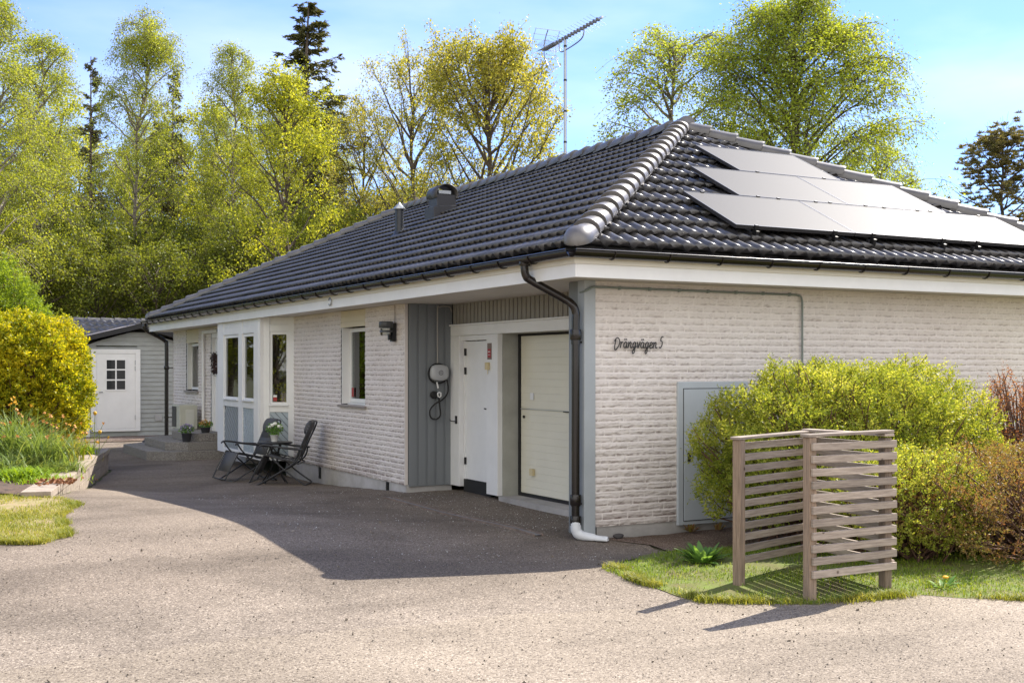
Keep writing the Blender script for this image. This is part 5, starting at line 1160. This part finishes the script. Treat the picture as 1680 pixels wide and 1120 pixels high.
# broad leaved weed and dandelion
def rosette(name, loc, n, L, wd, m, label, seed, up=.5, cat='plant'):
    rng = np.random.default_rng(seed); o = empty(name, loc); tag(o, label, cat); V = []; Fc = []
    for i in range(n):
        th = rng.uniform(0, 2*PI); el = rng.uniform(up*.5, up*1.6); l_ = L*rng.uniform(.6, 1.15); K = 6; dx, dy = math.cos(th), math.sin(th); b = len(V)
        r0 = rng.uniform(0, .04)
        for k in range(K+1):
            t = k/K; rr = r0+l_*math.cos(el)*t; z = l_*math.sin(el)*t-.5*l_*t*t*(.4)+.01; ww = wd*math.sin(PI*min(1, .12+t*.9))**.8*(1 if t < 1 else .1)
            V += [(rr*dx-dy*ww, rr*dy+dx*ww, z+.25*ww), (rr*dx, rr*dy, z), (rr*dx+dy*ww, rr*dy-dx*ww, z+.25*ww)]
        for k in range(K): j = b+3*k; Fc += [(j, j+1, j+4, j+3), (j+1, j+2, j+5, j+4)]
    mesh_np('leaves', V, Fc, m, o, smooth=True); return o
rosette('weed_plant', (-.15, -1.85, .02), 60, .27, .030, M['lf_dock'], 'leafy green weed growing on the grass left of the screen', 3, .8)
dn = rosette('dandelion', (.82, -3.42, .01), 12, .16, .016, M['lf_dock'], 'yellow dandelion at the grass edge under the low shrub', 6, .5, 'flower')
MB().tube([(0,0,0),(-.02,-.03,.07),(-.04,-.06,.10)], .004, 6).build('stem', M['lf_dock'], dn); MB().lathe([(0,-.006),(.02,0),(.024,.008),(.012,.015),(0,.015)], (-.04,-.06,.10), 14).build('flower_head', M['petaly'], dn)
for (x, y, s) in ((1.02, -.12, 1), (1.35, -.14, 2)):
    rosette('wall_weed', (x, y, .01), 22, .10, .012, M['lf_low'], 'small weed at the foot of the cabinet, '+('left one' if s == 1 else 'right one'), s+30, .9)
# petals and grit blown over the drive
rng = np.random.default_rng(12); n = 2200; x = np.concatenate([rng.uniform(-.6,.85,n//2), rng.uniform(-2.6,.3,n//2)]); y = np.concatenate([rng.uniform(.4,4.3,n//2), rng.uniform(-1,6,n//2)])
k = (x < .6) & ~((x > -.1) & (y < .2)) & ~((x > -.02) & (y > 4.5)); x, y = x[k], y[k]; n = len(x)
c = np.column_stack([x, y, gz(x, y)+.008]); a = rand_unit(rng, n); a[:, 2] *= .15; a /= np.linalg.norm(a, axis=1)[:, None]; b = np.column_stack([-a[:, 1], a[:, 0], np.zeros(n)]); s = rng.uniform(.002, .010, n)[:, None]
v, f = leafquads(c, a*s, b*s*.7); tag(mesh_np('fallen_petals', v, f, M['petalw']), 'tiny white petals scattered over the shaded asphalt drive', 'petals', kind='stuff')

rng = np.random.default_rng(14); n = 5200; x = rng.uniform(-6.5, 3.5, n); y = rng.uniform(-6.5, 1.5, n)
k = ~in_poly(x, y, GR) & ~((x > -.3) & (y > -.3)); x, y = x[k], y[k]; n = len(x)
c = np.column_stack([x, y, gz(x, y)+.011]); a = rand_unit(rng, n); b = perp(a, rng); s = rng.uniform(.003, .008, n)[:, None]*np.where(rng.random(n) < .03, 2.2, 1)[:, None]
v, f = leafquads(c, a*s, b*s); tag(mesh_np('loose_grit', v, f, pm('dark grit', (.05,.04,.035), .9, col2=(.30,.26,.21), vs=9)), 'loose dark grit and crumbs scattered over the sunlit road', 'grit', kind='stuff')
# ------------------------------------------------------------------ trees
def paths(start, d, L, droop, rng, K=5, wob=.08):
    N = len(start); t = np.linspace(0, 1, K+1); p = start[:, None, :]+d[:, None, :]*(L[:, None]*t[None, :])[..., None]
    p[..., 2] -= (np.asarray(droop)*np.ones(N))[:, None]*L[:, None]*t[None, :]**2
    w_ = np.cumsum(rng.standard_normal((N, K+1, 3))*wob/K**.5, axis=1)*L[:, None, None]*.5; w_[:, 0] = 0; return p+w_
def children(P, m, tmin, rng, spread, tmax=1.0):
    N, K, _ = P.shape; t = rng.uniform(tmin, tmax, (N, m))*(K-1); i = np.minimum(t.astype(int), K-2); fr = (t-i)[..., None]; n_ = np.arange(N)[:, None]
    a, b = P[n_, i], P[n_, i+1]; st = a*(1-fr)+b*fr; tg = b-a; tg /= np.linalg.norm(tg, axis=2)[..., None]+1e-9
    d = tg+rng.standard_normal(tg.shape)*spread; d /= np.linalg.norm(d, axis=2)[..., None]
    return st.reshape(-1, 3), d.reshape(-1, 3), t.reshape(-1)/(K-1)
def decid(seed, H, R, nprim, z0, up, droop, twdroop, leaves, leaf, jit, m, bark, m2=5, m3=4, shape='egg', r0=.16, sparse=0):
    rng = np.random.default_rng(seed)
    tr = paths(np.zeros((1, 3)), np.array([[0, 0, 1.]]), np.array([H]), 0, rng, 10, .05); z = z0+(1-z0)*rng.random(nprim)**(1.0 if shape != 'top' else .8); z.sort(); z = np.minimum(z, .97)
    t = z*10; i = np.minimum(t.astype(int), 9); fr = (t-i)[:, None]; st = tr[0, i]*(1-fr)+tr[0, i+1]*fr; th = np.arange(nprim)*2.4+rng.uniform(-.5, .5, nprim)
    s = (z-z0)/(1-z0)
    prof = np.sin(PI*np.clip(.16+.80*s, 0, 1))**.8 if shape == 'egg' else (1.05-s)*.9+.15
    L = R*prof*rng.uniform(.75, 1.2, nprim)+.25; u = up+s*.9; d = np.column_stack([np.cos(th), np.sin(th), u]); d /= np.linalg.norm(d, axis=1)[:, None]
    P = paths(st, d, L, droop, rng, 6, .10)
    s2, d2, t2 = children(P, m2, .25, rng, .55); L2 = np.repeat(L, m2)*.5*(1.15-t2)*rng.uniform(.7, 1.3, len(s2))+.2; P2 = paths(s2, d2, L2, droop+.08, rng, 4, .12)
    s3, d3, t3 = children(P2, m3, .25, rng, .7); L3 = np.full(len(s3), .5)*rng.uniform(.6, 1.4, len(s3)); P3 = paths(s3, d3, L3, twdroop, rng, 3, .1)
    v1, f1 = tubes(tr, np.array([r0]), np.array([.02]), 8); V = [v1]; Fc = [f1]; o_ = len(v1)
    for (PP, a, b, n) in ((P, .028+.02*L/R*r0/.16, .008, 5), (P2, .010, .004, 3), (P3, .005, .003, 3)):
        v, f = tubes(PP, np.ones(len(PP))*a, np.ones(len(PP))*b, n); V.append(v); Fc.append(f+o_); o_ += len(v)
    s4, d4, t4 = children(P3, leaves, .1, rng, .8); c = s4+rng.standard_normal(s4.shape)*jit
    a = d4*.7+rand_unit(rng, len(c))*.8+np.array([0, 0, -.5*twdroop]); a /= np.linalg.norm(a, axis=1)[:, None]; sz = leaf*rng.uniform(.6, 1.3, len(c))[:, None]
    lv, lf = leafquads(c, a*sz*.5, perp(a, rng)*sz*.36)
    return (np.concatenate(V), np.concatenate(Fc), bark), (lv, lf, m)
def spruce(seed, H, R, nb, m, dens=1.0, z0=.12):
    rng = np.random.default_rng(seed); tr = paths(np.zeros((1, 3)), np.array([[0, 0, 1.]]), np.array([H]), 0, rng, 8, .01)
    z = z0+(1-z0)*rng.random(nb)**.85; z.sort(); z = np.minimum(z, .985); st = np.column_stack([np.zeros(nb), np.zeros(nb), z*H]); th = rng.uniform(0, 2*PI, nb)
    L = R*(1.02-(z-z0)/(1-z0))**.9*rng.uniform(.5, 1.2, nb)+.10; d = np.column_stack([np.cos(th), np.sin(th), .10+.75*z**4]); P = paths(st, d, L, .34*(1-z*.6), rng, 6, .03)
    P[..., 2] += .10*L[:, None]*np.linspace(0, 1, 7)[None, :]**3
    s2, d2, t2 = children(P, 8, .12, rng, .55); d2[:, 2] -= .25; d2 /= np.linalg.norm(d2, axis=1)[:, None]; L2 = np.repeat(L, 8)*.30*(1.1-t2)+.10; P2 = paths(s2, d2, L2, .25, rng, 3, .05)
    v1, f1 = tubes(tr, np.array([.15]), np.array([.015]), 8); v2, f2 = tubes(P, .018+.012*L/R, np.full(nb, .005), 4); v3, f3 = tubes(P2, np.full(len(P2), .007), np.full(len(P2), .003), 3)
    s3, d3, t3 = children(P2, int(11*dens), 0, rng, .35); c = s3+rng.standard_normal(s3.shape)*.02; a = d3*.8+rand_unit(rng, len(c))*.45; a[:, 2] -= .15; a /= np.linalg.norm(a, axis=1)[:, None]
    sz = .12*rng.uniform(.7, 1.4, len(c))[:, None]; lv, lf = leafquads(c, a*sz*.5, perp(a, rng)*sz*.15)
    return (np.concatenate([v1, v2, v3]), np.concatenate([f1, f2+len(v1), f3+len(v1)+len(v2)]), M['bark']), (lv, lf, m)
def pine(seed, H, R, m):
    (a, b, c_), (lv, lf, _) = decid(seed, H, R, 44, .30, .15, .05, -.15, 1, .1, .02, m, M['bark'], 6, 5, 'top')
    rng = np.random.default_rng(seed+1); c = lv.reshape(-1, 4, 3).mean(1); n = 34; cc = np.repeat(c, n, 0); d = rand_unit(rng, len(cc)); d[:, 2] = np.abs(d[:, 2])*.8; sz = .16*rng.uniform(.7, 1.2, len(cc))[:, None]
    v, f = leafquads(cc+d*sz*.45, d*sz*.5, perp(d, rng)*sz*.09); return (a, b, c_), (v, f, m)
TP = {}
def make(kind, parts):
    TP[kind] = []
    for nm, (v, f, m) in zip(('trunk', 'crown'), parts):
        o = mesh_np(nm, v, f, m); TP[kind].append(o.data); D.objects.remove(o)
make('birch', decid(1, 15, 2.1, 66, .16, .85, .22, .60, 20, .066, .11, M['lf_birch'], M['birchbark'], 7, 5, 'egg', .11))
make('birch2', decid(2, 15, 1.9, 66, .14, .9, .22, .55, 20, .066, .11, M['lf_birch'], M['birchbark'], 7, 5, 'egg', .11))
make('bigbirch', decid(3, 13, 3.6, 95, .12, .95, .30, .80, 22, .062, .13, M['lf_birch2'], M['bark'], 9, 6, 'egg', .15))
make('thinbirch', decid(4, 11, 2.3, 48, .2, .8, .30, .7, 24, .055, .09, M['lf_birch2'], M['birchbark'], 6, 4, 'egg', .10))
make('oak', decid(5, 12, 3.4, 40, .22, .7, -.10, .0, 16, .072, .09, M['lf_oak'], M['bark'], 7, 5, 'egg', .2))
make('oakdense', decid(6, 10, 3.3, 50, .15, .8, -.12, .0, 20, .074, .10, M['lf_oak'], M['bark'], 7, 6, 'egg', .2))
make('maple', decid(7, 12, 2.3, 48, .16, .7, .0, .1, 18, .085, .11, M['lf_maple'], M['bark'], 6, 5, 'egg', .14))
make('maple2', decid(8, 11, 2.6, 46, .10, .6, .05, .2, 16, .085, .12, M['lf_maple'], M['bark'], 6, 5, 'egg', .12))
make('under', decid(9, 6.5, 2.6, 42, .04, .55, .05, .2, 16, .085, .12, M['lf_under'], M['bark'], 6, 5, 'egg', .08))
make('spruce', spruce(11, 15, 2.5, 250, M['lf_spruce'], 1.1)); make('spruce2', spruce(12, 15, 1.5, 130, M['lf_spruce'], .6, .2))
make('pine', pine(13, 9, 3.0, M['lf_pine']))
BASEH = dict(birch=15, birch2=15, bigbirch=13, thinbirch=11, oak=12, oakdense=10, maple=12, maple2=11, under=6.5, spruce=15, spruce2=15, pine=9)
def tree(kind, name, px, q, py, label, rz, wide=1.0, group=None):
    x, y = at(px, q); zt = top_z(py+(24 if kind[:6] != 'spruce' else 18), q); s = (zt+.3)/BASEH[kind]/.985
    o = empty(name, (x, y, -.3), rz); o.scale = (s*wide, s*wide, s); tag(o, label, 'tree', group)
    for nm, me in zip(('trunk', 'crown'), TP[kind]):
        c = D.objects.new(nm, me); C.objects.link(c); c.parent = o
    return o
hero = [
 ('birch', 'birch_tree', 8, 34, -25, 'drooping birch cut by the left edge, tallest at that edge', .3, 1.1),
 ('birch2', 'birch_tree', 62, 38, 78, 'broad airy birch second from the left edge', 1.9, 1.25),
 ('spruce2', 'spruce_tree', 151, 52, 84, 'thin dark spruce showing between the two left birches', .8, 1.0),
 ('birch', 'birch_tree', 218, 44, 18, 'tallest narrow yellow green birch on the left', 2.6, .95),
 ('spruce2', 'spruce_tree', 286, 54, 102, 'slim spruce tip just right of the tallest left birch', 2.1, 1.0),
 ('birch2', 'birch_tree', 366, 42, 80, 'slender green birch left of the tall dark spruce', 4.0, .95),
 ('spruce', 'spruce_tree', 506, 48, 0, 'tall dark spruce with drooping boughs, highest of the spruces', 2.0, 1.7),
 ('maple', 'maple_tree', 474, 36, 112, 'bright yellow leaved maple in front of the tall spruce', .2, .98),
 ('oak', 'oak_tree', 678, 44, 108, 'sparse budding oak with bare limbs left of the antenna', 1.3, .95),
 ('oak', 'oak_tree', 590, 47, 185, 'smaller sparse oak just right of the tall spruce', 3.0, .85),
 ('oakdense', 'oak_tree', 825, 38, 118, 'round golden brown oak directly behind the house ridge', .4, 1.05),
 ('bigbirch', 'birch_tree', 1285, 30, -6, 'huge light green weeping birch behind the solar roof', .9, 1.32),
 ('thinbirch', 'birch_tree', 1108, 32, 35, 'thin airy birch just left of the huge weeping birch', 2.2, 1.45),
 ('thinbirch', 'birch_tree', 1440, 36, 235, 'small airy birch low on the right flank of the huge birch', 5.2, 1.3),
 ('pine', 'pine_tree', 1660, 42, 226, 'dark brownish pine cut by the right edge', 1.1, 1.05),
]
for h in hero: tree(*h)
rr = random.Random(9)
kinds = ['birch2', 'spruce', 'birch', 'maple2', 'birch2', 'spruce2', 'birch']
names = dict(maple='maple_tree', maple2='maple_tree', birch='birch_tree', birch2='birch_tree', spruce='spruce_tree', spruce2='spruce_tree', oak='oak_tree')
cols = [-60, -10, 35, 80, 115, 150, 190, 230, 262, 300, 335, 372, 405, 440, 475, 515, 550]
ZN = [(5, 'at the very left edge'), (48, 'above the left half of the golden shrub'), (92, 'above the middle of the golden shrub'), (128, 'above the right half of the golden shrub'), (168, 'above the shed door'), (212, 'above the shed gable'), (250, 'above the far roof corner'), (292, 'above the far third gutter bracket'),
  (322, 'above the entrance window'), (360, 'above the entrance door'), (395, 'above the left bay window'), (425, 'above the right bay window'), (462, 'above the angled bay pane'), (495, 'above the reclining chairs'), (530, 'under the tall dark spruce'), (999, 'left of the slim roof pipe')]
def zone(px): return [t for a, t in ZN if px < a][0]
KL = dict(m='yellow green tree', b='pale birch', s='dark spruce', o='budding oak')
for i, px in enumerate(cols):
    k = kinds[i % 7]
    tree(k, names[k], px, 50+rr.uniform(0, 14), 190+rr.uniform(-30, 70), KL[k[0]]+' in the middle of the wood, '+zone(px), rr.uniform(0, 6), 1.12, 'trees deep in the wood')
for i, px in enumerate([-30, 60, 140, 210, 285, 350, 420, 480, 545]):
    k = ['spruce', 'maple2', 'spruce2', 'spruce', 'maple2'][i % 5]
    tree(k, names[k], px, 66+rr.uniform(0, 10), 250+rr.uniform(-20, 40), KL[k[0]]+' farthest back in the wood, '+zone(px), rr.uniform(0, 6), 1.4, 'trees deep in the wood')
RZ = {620: 'above the slim vent pipe', 690: 'left of the boxy roof vent', 760: 'right of the boxy roof vent', 640: 'between vent pipe and roof vent', 880: 'just left of the antenna mast', 560: 'over the far roof hip'}
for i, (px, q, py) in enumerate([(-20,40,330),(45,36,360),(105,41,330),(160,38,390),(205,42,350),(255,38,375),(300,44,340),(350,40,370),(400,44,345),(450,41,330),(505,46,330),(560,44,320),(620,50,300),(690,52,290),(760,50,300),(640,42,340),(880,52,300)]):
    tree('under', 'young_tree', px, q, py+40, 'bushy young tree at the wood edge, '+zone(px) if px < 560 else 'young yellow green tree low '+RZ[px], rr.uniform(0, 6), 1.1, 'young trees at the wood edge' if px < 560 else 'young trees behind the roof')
for i, (px, q) in enumerate([(-120, 40), (-210, 38), (-300, 42), (-400, 38), (-160, 50), (-520, 40)]):
    tree(['maple2', 'birch2', 'spruce'][i % 3], names[['maple2', 'birch2', 'spruce'][i % 3]], px, q, 160, 'tree of the wood beyond the left edge, mirrored in the bay windows', i*1.1, 1.4, 'trees beyond the left edge')
for (px, q, k, t) in ((1790, 52, 'birch2', 'birch'), (1900, 48, 'maple', 'leafy tree'), (2020, 55, 'spruce', 'spruce'), (2150, 46, 'maple2', 'low leafy tree')):
    tree(k, names[k], px, q, 300, t+' standing beyond the right end of the house past the pine', px*.01, 1.2, 'trees beyond the right edge')
# the garden trees across the drive (seen in the window glass)
for i, (x, y, k) in enumerate([(-16, 3, 'maple2'), (-14.5, 6.5, 'birch2'), (-17, 9, 'maple'), (-19, -1, 'birch2'), (-15, 0, 'maple2'), (-12.5, 4.5, 'maple2'), (-13, 8.5, 'maple')]):
    o = empty(names[k], (x, y, -.2), i*1.3); o.scale = (.8,)*3; tag(o, 'leafy tree standing across the drive opposite the house', 'tree', 'trees across the drive')
    for nm, me in zip(('trunk', 'crown'), TP[k]):
        c = D.objects.new(nm, me); C.objects.link(c); c.parent = o
